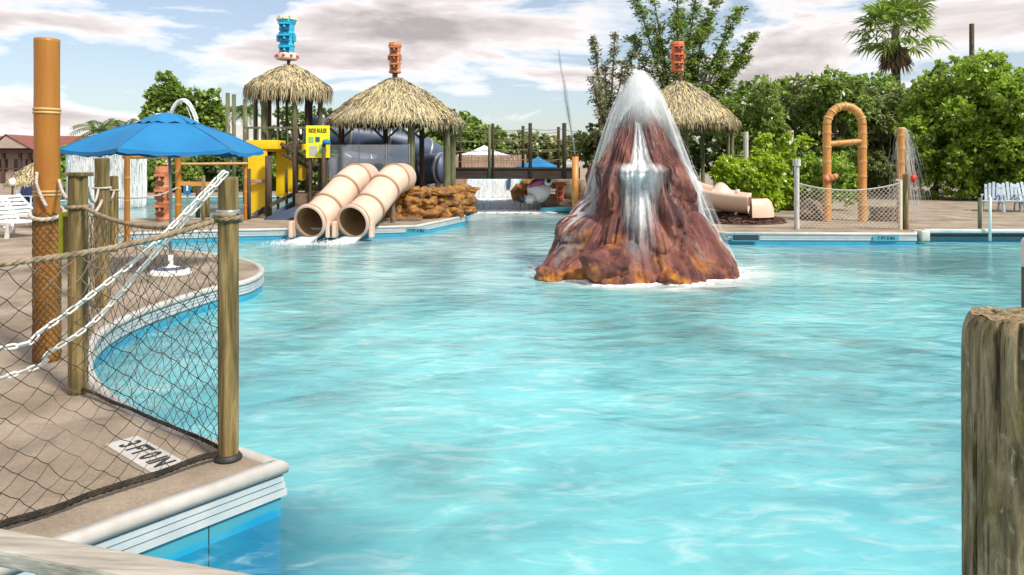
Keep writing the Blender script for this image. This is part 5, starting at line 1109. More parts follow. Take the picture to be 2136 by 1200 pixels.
l0 = lounge('lounge_chair', 'rounded pale grey lounge chair, leftmost by the right hedge', 'chair', tuple(dk(2072, 441)), M['chairgrey'], R(-35), 60, 'pale chairs by the right hedge')
dup(l0, tuple(dk(2108, 441)), 'pale grey lounge chair, middle of three by the right hedge', rz=R(-25)); dup(l0, tuple(dk(2143, 441)), 'pale grey lounge chair cut by the right frame edge', rz=R(-20))

# ------------------------------------------------------------------ trees and hedges
def hedge(name, px0, px1, yt, Y, n, nl, size, leaf, label, rpx=34, ybot=402, group='trees along the right bank', r0=0.14, cat='tree', trunk=True, jit=1.0, **k):
    b = dk((px0+px1)/2, HY+F*CAMZ/Y); lo = lobes_px(scatter_lobes(px0, px1, yt, ybot, Y, nl, rpx, jit), Y); return tree(name, tuple(b), lo, n, size, leaf, label, cat, group, r0, **k) if trunk else tree(name, tuple(b), lo, n, size, leaf, label, cat, group, r0, trunk=False, **k)
random.seed(21)
hedge('broadleaf_tree', 1515, 1620, lambda p: 175+0.25*abs(p-1590), 37, 14000, 30, 0.26, 'leaf_mid', 'dense green tree just right of the far hut', 28, aspect=0.2, droop=0.35)
hedge('broadleaf_tree', 1590, 1720, lambda p: 150+0.35*abs(p-1660), 38.5, 16000, 34, 0.26, 'leaf_olive', 'olive feathery tree above the lime bush', 28, aspect=0.18, droop=0.4)
hedge('broadleaf_tree', 1690, 1800, lambda p: 142+0.35*abs(p-1740), 37.5, 15000, 32, 0.26, 'leaf_mid', 'green tree directly behind the bamboo arch', 28, aspect=0.2, droop=0.35)
hedge('broadleaf_tree', 1780, 1905, lambda p: 170+0.2*abs(p-1850), 39, 14000, 30, 0.26, 'leaf_olive', 'olive tree below the fan palm', 28, aspect=0.2, droop=0.35)
hedge('broadleaf_tree', 1890, 2010, lambda p: 140+0.5*abs(p-1965), 34, 17000, 36, 0.22, 'leaf_bright', 'bright leafy tree behind the shower pole', 34, 408, aspect=0.28, droop=0.25)
hedge('broadleaf_tree', 1985, 2110, lambda p: 100+0.35*abs(p-2065), 33, 19000, 40, 0.22, 'leaf_bright', 'tall bright green tree left of the frame edge', 38, 408, aspect=0.28, droop=0.25)
hedge('broadleaf_tree', 2090, 2230, lambda p: 100+0.2*abs(p-2160), 32, 17000, 38, 0.22, 'leaf_bright', 'bright green tree running out of the right frame edge', 40, 408, aspect=0.28, droop=0.25)
hedge('broadleaf_tree', 1520, 1900, lambda p: 158+12*math.sin(p*0.05), 43, 22000, 76, 0.28, 'leaf_mid', 'dense tree row deep behind the arch', 44, 405)
hedge('broadleaf_tree', 1880, 2240, lambda p: 138+14*math.sin(p*0.04), 39, 22000, 70, 0.28, 'leaf_mid', 'dense tree row deep behind the chairs', 44, 408)
hedge('shrub', 1512, 1615, lambda p: 322+0.0016*(p-1570)**2, 24.5, 12000, 32, 0.17, 'leaf_lime', 'big lime green bush beside the flume slide', 26, 446, 'bushes on the right bank', 0.05, 'shrub', droop=0.4, aspect=0.24, jit=0.5)
hedge('shrub', 1585, 1690, lambda p: 268+0.0022*(p-1640)**2, 26, 12500, 36, 0.17, 'leaf_lime', 'lime bush behind the whitewashed fence post', 26, 440, 'bushes on the right bank', 0.05, 'shrub', droop=0.4, aspect=0.24, jit=0.6)
hedge('shrub', 1670, 1785, lambda p: 310+0.002*(p-1725)**2, 25.5, 6500, 26, 0.14, 'leaf_bright', 'green bush growing through the bamboo arch', 24, 425, 'bushes on the right bank', 0.05, 'shrub', droop=0.4, aspect=0.24, jit=0.5)
# broad canna leaves under the lime bush
cn = thing('broadleaf_plant', 'broad yellow green leaves at the foot of the lime bush', 'plant', tuple(dk(1583, 448)))
for k in range(9):
    p = dk(1575+random.uniform(-22, 30), 446); a = random.uniform(-PI, 0); h_ = random.uniform(0.45, 0.9); q = MB(); vs = []
    for i in range(7):
        u = i/6; c = p+V(math.cos(a)*0.45*u*u, math.sin(a)*0.3*u*u, 0.08+h_*math.sin(u*2.0)); wd = 0.15*math.sin(PI*min(1, u*0.9+0.08)); tx = V(-math.sin(a), math.cos(a), 0)*wd; vs += [c-tx, c+V(0, 0, -0.03), c+tx]
    q.add(vs, [(i*3+j, i*3+j+1, (i+1)*3+j+1, (i+1)*3+j) for i in range(6) for j in range(2)]); part('leaf', q, M['leaf_lime'], cn, True)
# tall plumed tree behind the volcano: long stems with drooping leafy plumes
def plume_tree(name, base, tips, n_per, size, leaf, label, width=0.8):
    root = thing(name, label, 'tree', tuple(base)); base = Vector(base); mb = MB(); P, D = [], []
    for (tip, wdt, start) in tips:
        tip = Vector(tip); m1 = base.lerp(tip, 0.4)+V((tip.x-base.x)*-0.12, 0, (tip.z-base.z)*0.08); path = catmull([tuple(base), tuple(m1), tuple(tip)], 10); mm = len(path)
        mb.tube(path, [0.16*(1-0.93*i/(mm-1)) for i in range(mm)], 6)
        for k in range(n_per//14):
            u = start+(1-start)*random.random()**0.8; i = min(int(u*(mm-1)), mm-2); c = Vector(path[i]).lerp(Vector(path[i+1]), u*(mm-1)-i); sp_ = wdt*(1.15-0.75*(u-start)/(1-start))
            a = random.uniform(0, 2*PI); e = c+V(math.cos(a), math.sin(a), random.uniform(-0.15, 0.75))*sp_*random.uniform(0.3, 1.0)
            mb.tube([c, c.lerp(e, 0.5)+V(0, 0, 0.08), e], [0.02, 0.014, 0.006], 3, cap=False)
            for j in range(14):
                w_ = random.uniform(0.25, 1.08); P.append(c.lerp(e, w_)+V(random.gauss(0, 0.10), random.gauss(0, 0.10), random.gauss(0, 0.08))); D.append((e-c).normalized()+V(random.gauss(0, 0.5), random.gauss(0, 0.5), random.gauss(0, 0.4)))
    part('trunk', mb, M['bark'], root, True); leaf_mesh('crown', np.array(P), np.array(D), size, M[leaf], root, 0.22, 0.15); return root
TY2 = 42.0; bt = dk(1410, HY+F*CAMZ/TY2)
plume_tree('plume_tree', (bt.x, TY2, 0), [((at(1440+(px-1440)*1.22, py, TY2+dy)), wd*1.1, st) for px, py, wd, st, dy in ((1345, -15, 0.9, 0.45, 0), (1372, -40, 0.9, 0.4, 1), (1418, -50, 1.0, 0.4, -1), (1452, -20, 0.9, 0.42, 0), (1488, -15, 1.0, 0.4, 1), (1525, 15, 0.9, 0.45, -1), (1552, 70, 0.8, 0.5, 0), (1380, 60, 1.2, 0.35, 0), (1450, 70, 1.3, 0.35, 0), (1500, 110, 1.1, 0.4, 0), (1340, 80, 1.1, 0.4, 1), (1420, 30, 1.2, 0.4, 0), (1470, 40, 1.2, 0.4, 1), (1510, 150, 1.2, 0.4, 0), (1440, 120, 1.4, 0.35, 1), (1535, 120, 1.0, 0.45, 0))], 1350, 0.22, 'leaf_mid', 'tall dark plumed tree rising behind the rock volcano')
bt = dk(1270, HY+F*CAMZ/40)
plume_tree('plume_tree', (bt.x, 40, 0), [((at(px, py, 40+dy)), wd, st) for px, py, wd, st, dy in ((1237, 78, 0.45, 0.45, 0), (1283, 72, 0.5, 0.4, 0), (1262, 130, 0.8, 0.35, 1), (1300, 130, 0.8, 0.4, 0), (1235, 160, 0.7, 0.4, -1), (1320, 110, 0.8, 0.45, 0), (1250, 190, 0.9, 0.3, 0))], 900, 0.20, 'leaf_flower', 'pale blossoming tree left of the volcano spray')
hedge('broadleaf_tree', 1195, 1265, lambda p: 240, 41, 4000, 16, 0.22, 'leaf_olive', 'low olive tree left of the volcano behind the bridge', 24, 352, None)
# fan palm
PY = 46.0; pc = at(1868, 62, PY); pm = thing('fan_palm', 'tall fan palm with a skirt of dead fronds', 'palm tree', (pc.x, PY, 0))
q = MB(); q.tube([(pc.x+0.1, PY, 0), (pc.x+0.05, PY, pc.z*0.5), (pc.x, PY, pc.z)], [0.32, 0.27, 0.24], 12); part('trunk', q, M['bark'], pm, True)
def fan(mb, c, d, stem, rad, nb_, droop):
    d = d.normalized(); e = c+d*stem-V(0, 0, stem*droop); mb.tube([c, c+d*stem*0.5+V(0, 0, 0.05), e], 0.025, 4, cap=False); x = d.cross(V(0,0,1))
    if x.length < 0.01: x = V(1,0,0)
    x.normalize(); u2 = x.cross(d).normalized()
    for k in range(nb_):
        a = -1.9+3.8*k/(nb_-1); bd = (d*math.cos(a)+x*math.sin(a)+u2*random.gauss(0, 0.12)).normalized(); L_ = rad*(1-0.22*abs(a)/1.9)*random.uniform(0.85, 1.1); s_ = bd.cross(u2).normalized()*0.085
        m1 = e+bd*L_*0.6; t1 = e+bd*L_-V(0, 0, L_*random.uniform(0.1, 0.4)); mb.add([e, m1+s_, t1, m1-s_], [(0, 1, 2, 3)])
for k in range(34):
    a = k*2.399; el = 1.25-1.75*(k/33); d = V(math.cos(a)*math.cos(el), math.sin(a)*math.cos(el), math.sin(el)); q = MB(); fan(q, pc+V(0, 0, 0.1), d, random.uniform(1.2, 1.9), random.uniform(1.3, 1.65), 24, 0.12 if el > 0 else 0.3); part('frond', q, M['leaf_mid'], pm)
for k in range(26):
    a = k*2.399+1; d = V(math.cos(a)*0.65, math.sin(a)*0.65, -0.8); q = MB(); fan(q, pc+V(0, 0, -0.5-0.9*random.random()), d, 0.7, 0.95, 9, 0.3); part('dead_frond', q, M['deadfrond'], pm)
p = at(2027, 50, 44); q = MB(); q.tube([(p.x, 44, 0), (p.x, 44, p.z)], 0.14, 10); solo('utility_pole', q, M['bark'], 'bare wooden pole rising above the right trees', 'pole', (p.x, 44, 0))
for px, yt in ((1650, 272), (1556, 275)):
    p = at(px, yt, 30); q = MB(); q.tube([(p.x, 30, 0), (p.x, 30, p.z)], 0.10, 10); solo('timber_pole', q, M['whitewood'], 'grey pole standing in the %s' % ('lime bushes' if px > 1600 else 'shade beside the far hut'), 'pole', (p.x, 30, 0))

hedge('broadleaf_tree', 1285, 1545, lambda p: 245, 40, 7000, 36, 0.28, 'leaf_dark', 'dark foliage behind the far hut posts', 26, 395)

# ------------------------------------------------------------------ far footbridge, cascade and things beyond
BY = 29.0; bz = lambda y, Y=BY: CAMZ-(y-HY)/F*Y
fbz = bz(352); fb_ = thing('footbridge', 'dark wooden footbridge with rope rails over the far channel', 'bridge', (0, BY, 0))
xa, xb = X(946, BY), X(1206, BY); npl = 26
for k in range(npl):
    x = xa+(xb-xa)*(k+0.5)/npl; q = MB(); q.bbox((x, BY, fbz-0.03+random.uniform(-0.006, 0.006)), ((xb-xa)/npl-0.02, 1.5, 0.05), 0.006); part('plank', q, M['bridgewood'], fb_)
for s in (-0.74, 0.74):
    q = MB(); q.box(((xa+xb)/2, BY+s, fbz-0.22), (xb-xa, 0.09, 0.36)); part('beam', q, M['bridgewood'], fb_)
q = MB(); q.box(((xa+xb)/2, BY-0.80, fbz+0.02), (xb-xa, 0.05, 0.07)); part('kerb_rail', q, M['bridgewood'], fb_)
pts_f = []; pts_b = []
for px, yt, s, r, mt in ((1021, 264, -1, 0.065, 'hutwood'), (1028, 258, -1, 0.06, 'darkwood'), (1106, 257, -1, 0.075, 'darkwood'), (1177, 257, -1, 0.085, 'darkwood'), (1091, 263, 1, 0.065, 'darkwood'), (1165, 265, 1, 0.065, 'darkwood'), (960, 262, 1, 0.065, 'darkwood')):
    Y = BY+s*0.78; x = X(px, Y); zt = bz(yt, Y); q = MB(); q.tube([(x, Y, fbz-0.40), (x, Y, zt)], r, 10); part('post', q, M['bridgewood' if mt == 'darkwood' else mt], fb_, True)
    if px not in (1021,): (pts_f if s < 0 else pts_b).append(V(x, Y, zt))
pts_f = [V(X(946, BY-0.78), BY-0.78, bz(262, BY-0.78))]+sorted(pts_f, key=lambda p: p.x)+[V(X(1206, BY-0.78), BY-0.78, bz(262, BY-0.78))]; pts_b.sort(key=lambda p: p.x)
for lst in (pts_f, pts_b):
    for dz in (0.22, 0.62, 1.0, 1.4):
        for a, b2 in zip(lst[:-1], lst[1:]): q = MB(); q.tube(sagline(a-V(0,0,dz), b2-V(0,0,dz), 0.06, 8), 0.012, 4, cap=False); part('rope', q, M['rope'], fb_)
# cascade under the bridge
cs = thing('cascade', 'white stepped cascade pouring under the footbridge', 'waterfall', (X(1032, 32), 32, -0.38))
wx0, wx1 = X(974, 32), X(1098, 32)
q = MB(); q.bbox(((wx0+wx1)/2, 33.2, 0.20), (wx1-wx0, 2.0, 1.52), 0.06); part('weir_block', q, M['floor'], cs)
q = MB(); q.bbox(((wx0+wx1)/2, 31.4, -0.55), (wx1-wx0+0.3, 1.6, 1.3), 0.06); part('lower_step', q, M['floor'], cs)
q = MB()
for k in range(1500):
    x = random.uniform(wx0, wx1-0.35); z0_ = 0.98; t0 = random.random()**0.8*0.38; pts = []
    for s in range(5):
        tt = t0+0.03*s; z = z0_-4.9*tt*tt
        if z < 0.08: break
        pts.append((x+0.05*noise.noise(V(x*8, tt, 0)), 32.18-0.55*tt, z))
    if len(pts) > 1: q.tube(pts, random.uniform(0.003, 0.008), 3, cap=False)
for k in range(1100):
    x = random.uniform(wx0-0.1, wx1+0.6); t0 = random.random()*0.24; pts = []
    for s in range(4):
        tt = t0+0.025*s; z = 0.12-4.9*tt*tt
        if z < -0.4: break
        pts.append((x, 30.55-0.9*tt-0.1*math.sin(x*3), z))
    if len(pts) > 1: q.tube(pts, random.uniform(0.003, 0.008), 3, cap=False)
o = part('falling_sheet', q, M['fall'], cs); o['kind'] = 'stuff'
q = MB()
for k in range(900):
    s = random.uniform(0.04, 0.14); q.blob((random.uniform(wx0-0.1, wx1+1.0), random.uniform(28.6, 30.4) if k % 3 else random.uniform(30.7, 32.0), (WZ if k % 3 else 0.10)+0.004), (s*2.0, s*1.7, s*0.25), 1, 0.4, 2, k)
o = part('foam', q, M['fall'], cs, True); o['kind'] = 'stuff'
veil('upper_sheet', lambda u, v: ((wx0+(wx1-wx0-0.3)*u, 32.16-0.22*v, 0.99-0.9*v*v), 0.36*(0.4+0.6*math.sin(u*19+math.sin(u*40))**2)), 60, 12, cs)
veil('lower_sheet', lambda u, v: ((wx0-0.1+(wx1-wx0+0.3)*u, 30.56-0.25*v, 0.115-0.42*v*v), 0.45), 30, 10, cs)
q = MB(); q.box((X(1060, 32), 32.05, 0.55), (0.16, 0.1, 0.9), Matrix.Rotation(0.12, 3, 'Y')); part('divider', q, M['bluegrey'], cs)
# rock grotto right of the cascade with a painted fish
gr_ = thing('rock_grotto', 'low brown rock arch beside the cascade', 'rock', (X(1125, 30), 30, 0))
for k, (px, py, dx, dz, Y) in enumerate(((1084, 405, 0.35, 0.40, 30.6), (1100, 390, 0.40, 0.35, 30.6), (1118, 380, 0.42, 0.25, 30.7), (1140, 376, 0.42, 0.22, 30.8), (1165, 380, 0.45, 0.3, 30.9), (1188, 400, 0.45, 0.55, 30.9), (1150, 420, 0.5, 0.3, 30.2), (1185, 428, 0.5, 0.25, 29.9), (1215, 405, 0.5, 0.6, 30.9))):
    q = MB(); q.blob(at(px, py, Y), (dx, 0.45, dz), 3, 0.35, 1.5, k*2.1+5); part('rock', q, M['ochrerock' if px < 1125 else 'stone'], gr_, True)
q = MB(); q.bbox(at(1160, 437, 29.2), (1.3, 0.5, 0.18), 0.04); part('blue_edge', q, M['wall'], gr_, True)
fi = thing('fish_figure', 'white and purple fish figure with a black eye in the grotto', 'figure', tuple(at(1125, 415, 29.6)))
q = MB(); q.blob(at(1124, 398, 29.6), (0.50, 0.26, 0.44), 4, 0.18, 1.3, 3, Matrix.Rotation(0.6, 3, 'Y')); part('body', q, M['white'], fi, True)
q = MB(); q.blob(at(1122, 381, 29.5), (0.40, 0.25, 0.20), 3, 0.3, 1.4, 9, Matrix.Rotation(-0.4, 3, 'Y')); part('back_fin', q, plain('purple_paint', (0.36, 0.09, 0.22), 0.5), fi, True)
q = MB(); q.blob(at(1144, 379, 29.35), (0.17, 0.10, 0.17), 3, 0.05); part('eye', q, M['white'], fi, True)
q = MB(); q.blob(at(1144.5, 378, 29.25), (0.09, 0.06, 0.085), 3, 0.0); part('pupil', q, M['black'], fi, True)
q = MB(); q.blob(at(1105, 415, 29.4), (0.22, 0.1, 0.2), 3, 0.4, 2, 2); part('tail', q, M['white'], fi, True)
q = MB(); q.blob(at(1090, 413, 29.3), (0.10, 0.08, 0.12), 2, 0.2); part('nose', q, M['totemnavy'], fi, True)
totem('tiki_totem', tuple(at(1168, 424, 29.7)), 0.88, 0.17, 'small red carved totem right of the fish figure', M['redtotem'], M['totemdark'])
# ochre pole with a thin jet
p = at(1200, 440, 27.5); jp = thing('jet_pole', 'ochre pole throwing a thin water jet, left of the volcano', 'pole', (p.x, 27.5, 0)); q = MB(); q.tube([(p.x, 27.5, -0.4), (p.x, 27.5, bz(326, 27.5))], 0.13, 14); part('shaft', q, M['bamboo2'], jp, True)
q = MB(); q.tube([(p.x, 27.5, bz(326, 27.5)), (p.x, 27.5, bz(322, 27.5))], 0.14, 14); part('cap', q, M['darkwood'], jp, True)
q = MB()
A, B_, C_ = at(1199, 322, 27.5), at(1184, 225, 27.3), at(1163, 98, 27.1)
base_ = catmull([tuple(A), tuple(B_), tuple(C_)], 12); q.tube(base_, [0.022*(1-0.8*i/(len(base_)-1)) for i in range(len(base_))], 5)
for k in range(80):
    i = random.randint(0, len(base_)-5); of = V(random.gauss(0, 0.02), random.gauss(0, 0.02), 0)*(1+i/8); q.tube([Vector(base_[j])+of for j in range(i, i+4)], 0.003, 3, cap=False)
o = part('water_jet', q, M['pole'], jp)
# board fence, tent and umbrella behind the bridge
bf = thing('board_fence', 'brown vertical board fence behind the footbridge', 'fence', (X(1020, 36), 36, 0)); nb2 = 24
for k in range(nb2):
    px = 950+(1098-950)*(k+0.5)/nb2; x = X(px, 36); hh = bz(323+random.uniform(-1, 1), 36); q = MB(); q.box((x, 36+random.uniform(-0.01, 0.01), hh/2), ((1098-950)/nb2/F*36-0.015, 0.03, hh)); part('board', q, M['fencewood'], bf)
for z in (0.5, 1.7): q = MB(); q.box((X(1024, 36), 36.05, z), (3.6, 0.05, 0.1)); part('rail', q, M['fencewood'], bf)
def canopy(name, label, cat, px, yt, ye, wpx, Y, mat, n=4, polem='pole', a0=PI/4, sagk=0.12):
    c = at(px, ye, Y); zt = CAMZ-(yt-HY)/F*Y; rr3 = wpx/2*Y/F; root = thing(name, label, cat, (c.x, Y, 0)); top = V(c.x, Y, zt); q = MB(); q2 = MB()
    for k in range(n):
        a, b2 = a0+2*PI*k/n, a0+2*PI*(k+1)/n; A_ = V(c.x+rr3*math.cos(a)*1.0, Y+rr3*math.sin(a), c.z); B2 = V(c.x+rr3*math.cos(b2), Y+rr3*math.sin(b2), c.z); vs = []; m = 6
        for i in range(m+1):
            for j in range(i+1):
                p = top if i == 0 else top.lerp(A_, i/m).lerp(top.lerp(B2, i/m), j/i); sg = sagk*rr3*(i/m)*(1-i/m)*1.2; p = p.copy(); p.z -= sg; vs.append(p)
        fs = []; idx = lambda i, j: i*(i+1)//2+j
        for i in range(m):
            for j in range(i+1):
                fs.append((idx(i, j), idx(i+1, j), idx(i+1, j+1)))
                if j < i: fs.append((idx(i, j), idx(i+1, j+1), idx(i, j+1)))
        qq = MB(); qq.add(vs, fs); qq.add([A_, B2, B2-V(0, 0, 0.10), A_-V(0, 0, 0.10)], [(0, 1, 2, 3)]); part('canopy_panel', qq, mat, root, True)
    q = MB(); q.tube([(c.x, Y, 0), (c.x, Y, zt)], 0.04, 10); part('pole', q, M[polem], root, True); return root
canopy('shade_tent', 'white peaked shade tent above the board fence', 'tent', 1010, 303, 324, 150, 43, M['white'], 4)
canopy('umbrella', 'small blue umbrella seen through the footbridge rails', 'umbrella', 1122, 327, 348, 96, 34, M['bluecanvas'], 6)
hedge('broadleaf_tree', 905, 1040, lambda p: 226+0.0075*(p-965)**2, 52, 9000, 30, 0.30, 'leaf_mid', 'rounded green tree right of the central hut', 28, 330, 'trees on the skyline')
hedge('broadleaf_tree', 1030, 1110, lambda p: 272, 60, 3500, 18, 0.35, 'leaf_olive', 'low olive trees beyond the board fence', 22, 330, 'trees on the skyline')
hedge('broadleaf_tree', 1090, 1200, lambda p: 283, 58, 4500, 22, 0.35, 'leaf_olive', 'low skyline trees between the bridge posts', 22, 345, 'trees on the skyline')
hedge('broadleaf_tree', 690, 930, lambda p: 290, 46, 6000, 34, 0.30, 'leaf_mid', 'green trees seen under the central hut roof', 26, 370, 'trees on the skyline')

# ------------------------------------------------------------------ left bank: umbrella, water play, house
UB = dk(356, 573); um = thing('umbrella', 'large blue canvas umbrella on the left bank', 'umbrella', tuple(UB))
uz = lambda y: CAMZ-(y-HY)/F*UB.y; cxu = (351-CX)/F*UB.y; cyu = UB.y; ztop = uz(243); zrim = uz(313); NR = 6; RU = 1.40
top = V(cxu, cyu, ztop)
for k in range(NR):
    a, b2 = -PI/2+2*PI*k/NR, -PI/2+2*PI*(k+1)/NR
    A_ = V(cxu+RU*math.cos(a), cyu+RU*math.sin(a), zrim); B2 = V(cxu+RU*math.cos(b2), cyu+RU*math.sin(b2), zrim); vs = []; m = 12
    for i in range(1, m+1):
        for j in range(m+1):
            u = i/m; v = j/m; p = top.lerp(A_, u).lerp(top.lerp(B2, u), v); p.z += 0.10*math.sin(PI*u)*0.55-0.05*math.sin(PI*v)*u*u+0.008*noise.noise(p*4); p += (V(cxu, cyu, p.z)-p)*0.045*math.sin(PI*v)*u; vs.append(p)
    q = MB(); q.add(vs, [((i*(m+1)+j), (i*(m+1)+j+1), ((i+1)*(m+1)+j+1), ((i+1)*(m+1)+j)) for i in range(m-1) for j in range(m)])
    e0_ = (m-1)*(m+1); hem = [vs[e0_+j] for j in range(m+1)]; q.add(hem+[p-V(0, 0, 0.055+0.012*math.sin(j*1.9)) for j, p in enumerate(hem)], [(j, j+1, m+1+j+1, m+1+j) for j in range(m)]); part('canopy_panel', q, M['bluecanvas'], um, True)
    q = MB(); q.tube([top-V(0, 0, 0.05), A_-V(0, 0, 0.015)], 0.014, 6); part('rib', q, M['pole'], um)
    q = MB(); q.tube([top.lerp(A_, u)+V(0, 0, 0.055*math.sin(PI*u)+0.004) for u in [0.28+0.72*i/10 for i in range(11)]], 0.008, 5); part('seam', q, M['bluecanvas'], um, True)
    # vent flap
    q = MB(); vs = []; tv = top+V(0, 0, 0.07)
    for i in range(5):
        for j in range(9):
            u = 0.05+0.27*i/4; v = j/8; p = tv.lerp(A_+V(0, 0, 0.22), u).lerp(tv.lerp(B2+V(0, 0, 0.22), u), v); p.z += (0.016*math.sin(j*PI/2+k)-0.012)*(i/4)**2-0.05*(i/4)**3; vs.append(p)
    q.add(vs, [(i*9+j, i*9+j+1, (i+1)*9+j+1, (i+1)*9+j) for i in range(4) for j in range(8)]); part('vent_flap', q, M['bluecanvas'], um, True)
q = MB(); q.tube([UB+V(0, 0, 0.0), V(UB.x+0.0, UB.y, 1.2), V(cxu, cyu, ztop+0.08)], 0.022, 12); part('pole', q, M['pole'], um, True)
q = MB(); q.lathe(UB, [(0.30, 0.0), (0.31, 0.03), (0.26, 0.08), (0.10, 0.12), (0.035, 0.14), (0.035, 0.30)], 28); part('base', q, M['white'], um, True)
q = MB(); q.lathe(UB, [(0.235, 0.092), (0.15, 0.122), (0.148, 0.105)], 28, cap=False); part('base_ring', q, M['bluegrey'], um, True)
# mushroom waterfall
my = 29.0; mc_ = X(224, my); mzz = lambda y: CAMZ-(y-HY)/F*my
ms = thing('water_mushroom', 'white mushroom fountain with a falling water curtain, behind the umbrella', 'fountain', (mc_, my, -0.12))
q = MB(); q.lathe((mc_, my, 0), [(1.42, mzz(318)), (1.45, mzz(314)), (1.3, mzz(304)), (0.95, mzz(295)), (0.5, mzz(290)), (0.03, mzz(288))], 36); part('cap', q, M['white'], ms, True)
q = MB(); q.tube([(mc_, my, -0.8), (mc_, my, mzz(316))], 0.22, 16); part('stem', q, M['chairgrey'], ms, True)
q = MB()
for k in range(2600):
    a = random.uniform(-PI, PI); t0 = random.random()*0.62; pts = []; r0_ = 1.40+random.gauss(0, 0.025)
    for s in range(3):
        tt = t0+0.06*s; z = mzz(317)-4.9*tt*tt
        if z < -0.12: break
        pts.append((mc_+(r0_-0.05*tt)*math.cos(a), my+(r0_-0.05*tt)*math.sin(a), z))
    if len(pts) > 1: q.tube(pts, random.uniform(0.003, 0.007), 3, cap=False)
o = part('water_curtain', q, M['fall'], ms); o['kind'] = 'stuff'
veil('curtain_sheet', lambda u, v: ((mc_+1.39*math.cos(2*PI*u), my+1.39*math.sin(2*PI*u), mzz(317)-2.2*v), 0.42*(0.6+0.5*noise.noise(V(math.cos(2*PI*u)*4, math.sin(2*PI*u)*4, v)))), 80, 8, ms)
# arching jets behind the umbrella
jf = thing('jet_fountain', 'white arching water jets above the blue umbrella top', 'fountain', (X(352, 26), 26, -0.12))
q = MB(); zb = CAMZ-(262-HY)/F*26
for (dx, hgt, nst) in ((64, 48, 60), (-34, 14, 30)):
    for k in range(nst):
        u0 = random.random()*0.7; pts = []; jt = V(random.gauss(0, 0.02), random.gauss(0, 0.03), random.gauss(0, 0.015))
        for s in range(7):
            u = u0+0.05*s
            if u > 1.0: break
            px = 352+dx*u*(1.05); py = 250-4*hgt*u*(1-u)+ (35*u*u if dx > 0 else 5*u); pts.append(at(px, py, 26)+jt*(1+2*u))
        if len(pts) > 1: q.tube(pts, random.uniform(0.006, 0.014), 3, cap=False)
o = part('jets', q, M['fall'], jf); o['kind'] = 'stuff'
q = MB(); q.tube([(X(352, 26), 26, -0.8), tuple(at(352, 248, 26))], 0.06, 10); part('pipe', q, M['pole'], jf, True)
# bamboo climbing frames
def culm(root, a, b2, r, nodes=(0.25, 0.5, 0.75), mat='bamboo'):
    mb, rg = bamboo_mb(a, b2, r, nodes, 12); part('culm', mb, M[mat], root, True); [part('node_ring', g_, M['bambooring'], root, True) for g_ in rg]
d1 = dk(265, 515); e1 = dk(372, 462); zt1 = CAMZ+15/F*d1.y; zt2 = CAMZ+15/F*e1.y
gf = thing('bamboo_gate', 'bamboo gate with a top bar under the umbrella', 'gate', tuple(d1)); culm(gf, d1, d1+V(0, 0, zt1+0.02), 0.055); culm(gf, e1, e1+V(0, 0, zt2+0.02), 0.085); culm(gf, d1+V(-0.05, 0, zt1-0.02), e1+V(0.3, 0, zt2-0.03), 0.05, (0.3, 0.6, 0.9), 'bamboo2')
q = MB(); q.bar(e1+V(0.0, 0, 1.1), e1+V(1.0, 0.1, 1.08), 0.10, 0.12); part('side_bar', q, M['bamboo2'], gf)
tt_ = dk(340, 461); totem('tiki_totem', tuple(tt_), 1.60, 0.20, 'brown carved totem standing in the left shallow pool deck', M['redbrown'], M['totemdark'])
hb = thing('bamboo_goalpost', 'long thin bamboo bar running to the yellow tower', 'bamboo bar', tuple(tt_)); culm(hb, tt_+V(0, 0, 1.66), V(X(516, 21.3), 21.3, 1.68), 0.04, (0.2, 0.5, 0.8), 'bambooring'); culm(hb, V(X(512, 21.4), 21.4, 0), V(X(512, 21.4), 21.4, 1.7), 0.05)
for px, py, yt, r, lb in ((413, 452, 372, 0.07, 'dark short post in the left shallow pool'), (433, 455, 385, 0.06, 'thin wooden post beside the chain top'), (424, 470, 366, 0.05, 'grey slim post left of the corner post'), (352, 458, 390, 0.06, 'thin post right of the carved totem')):
    b_0 = dk(px, py); q = MB(); q.tube([b_0+V(0, 0, -0.15), b_0+V(0, 0, CAMZ-(yt-HY)/F*b_0.y)], r, 10); solo('timber_post', q, M['wood' if r < 0.07 else 'darkwood'], lb, 'post', tuple(b_0), True)
bb0 = at(390, 393, 24); q = MB(); q.bbox(bb0, (0.24, 0.05, 0.42), 0.02); sb_ = thing('pool_sign', 'small blue sign seen beyond the bamboo frame', 'sign', (bb0.x, 24, 0)); part('panel', q, M['bluecanvas'], sb_); q = MB(); q.box(bb0+V(0.02, -0.03, 0.02), (0.06, 0.01, 0.2)); part('mark', q, M['white'], sb_); q = MB(); q.tube([(bb0.x, 24.04, -0.5), (bb0.x, 24.04, bb0.z)], 0.03, 8); part('post', q, M['pole'], sb_)
l8 = sagline(dk(238, 525)+V(0, 0, 1.05), e1+V(0, -0.1, 0.98), 0.12, 14); q = MB(); rope_mb(q, l8, 0.022, seg=120); solo('fence_rope', q, M['palerope'], 'long pale rope stretched low under the umbrella', 'rope', tuple(l8[0]), True)
# poles behind
for px, yt, Y, lb in ((475, 194, 31, 'bare pole left of the tower, taller of two'), (488, 197, 32, 'bare pole left of the tower, shorter of two'), (511, 208, 30, 'bare pole closest to the tower roof')):
    p = at(px, yt, Y); q = MB(); q.tube([(p.x, Y, 0), (p.x, Y, p.z)], 0.085, 10); solo('timber_pole', q, M['hutwood'], lb, 'pole', (p.x, Y, 0), True)
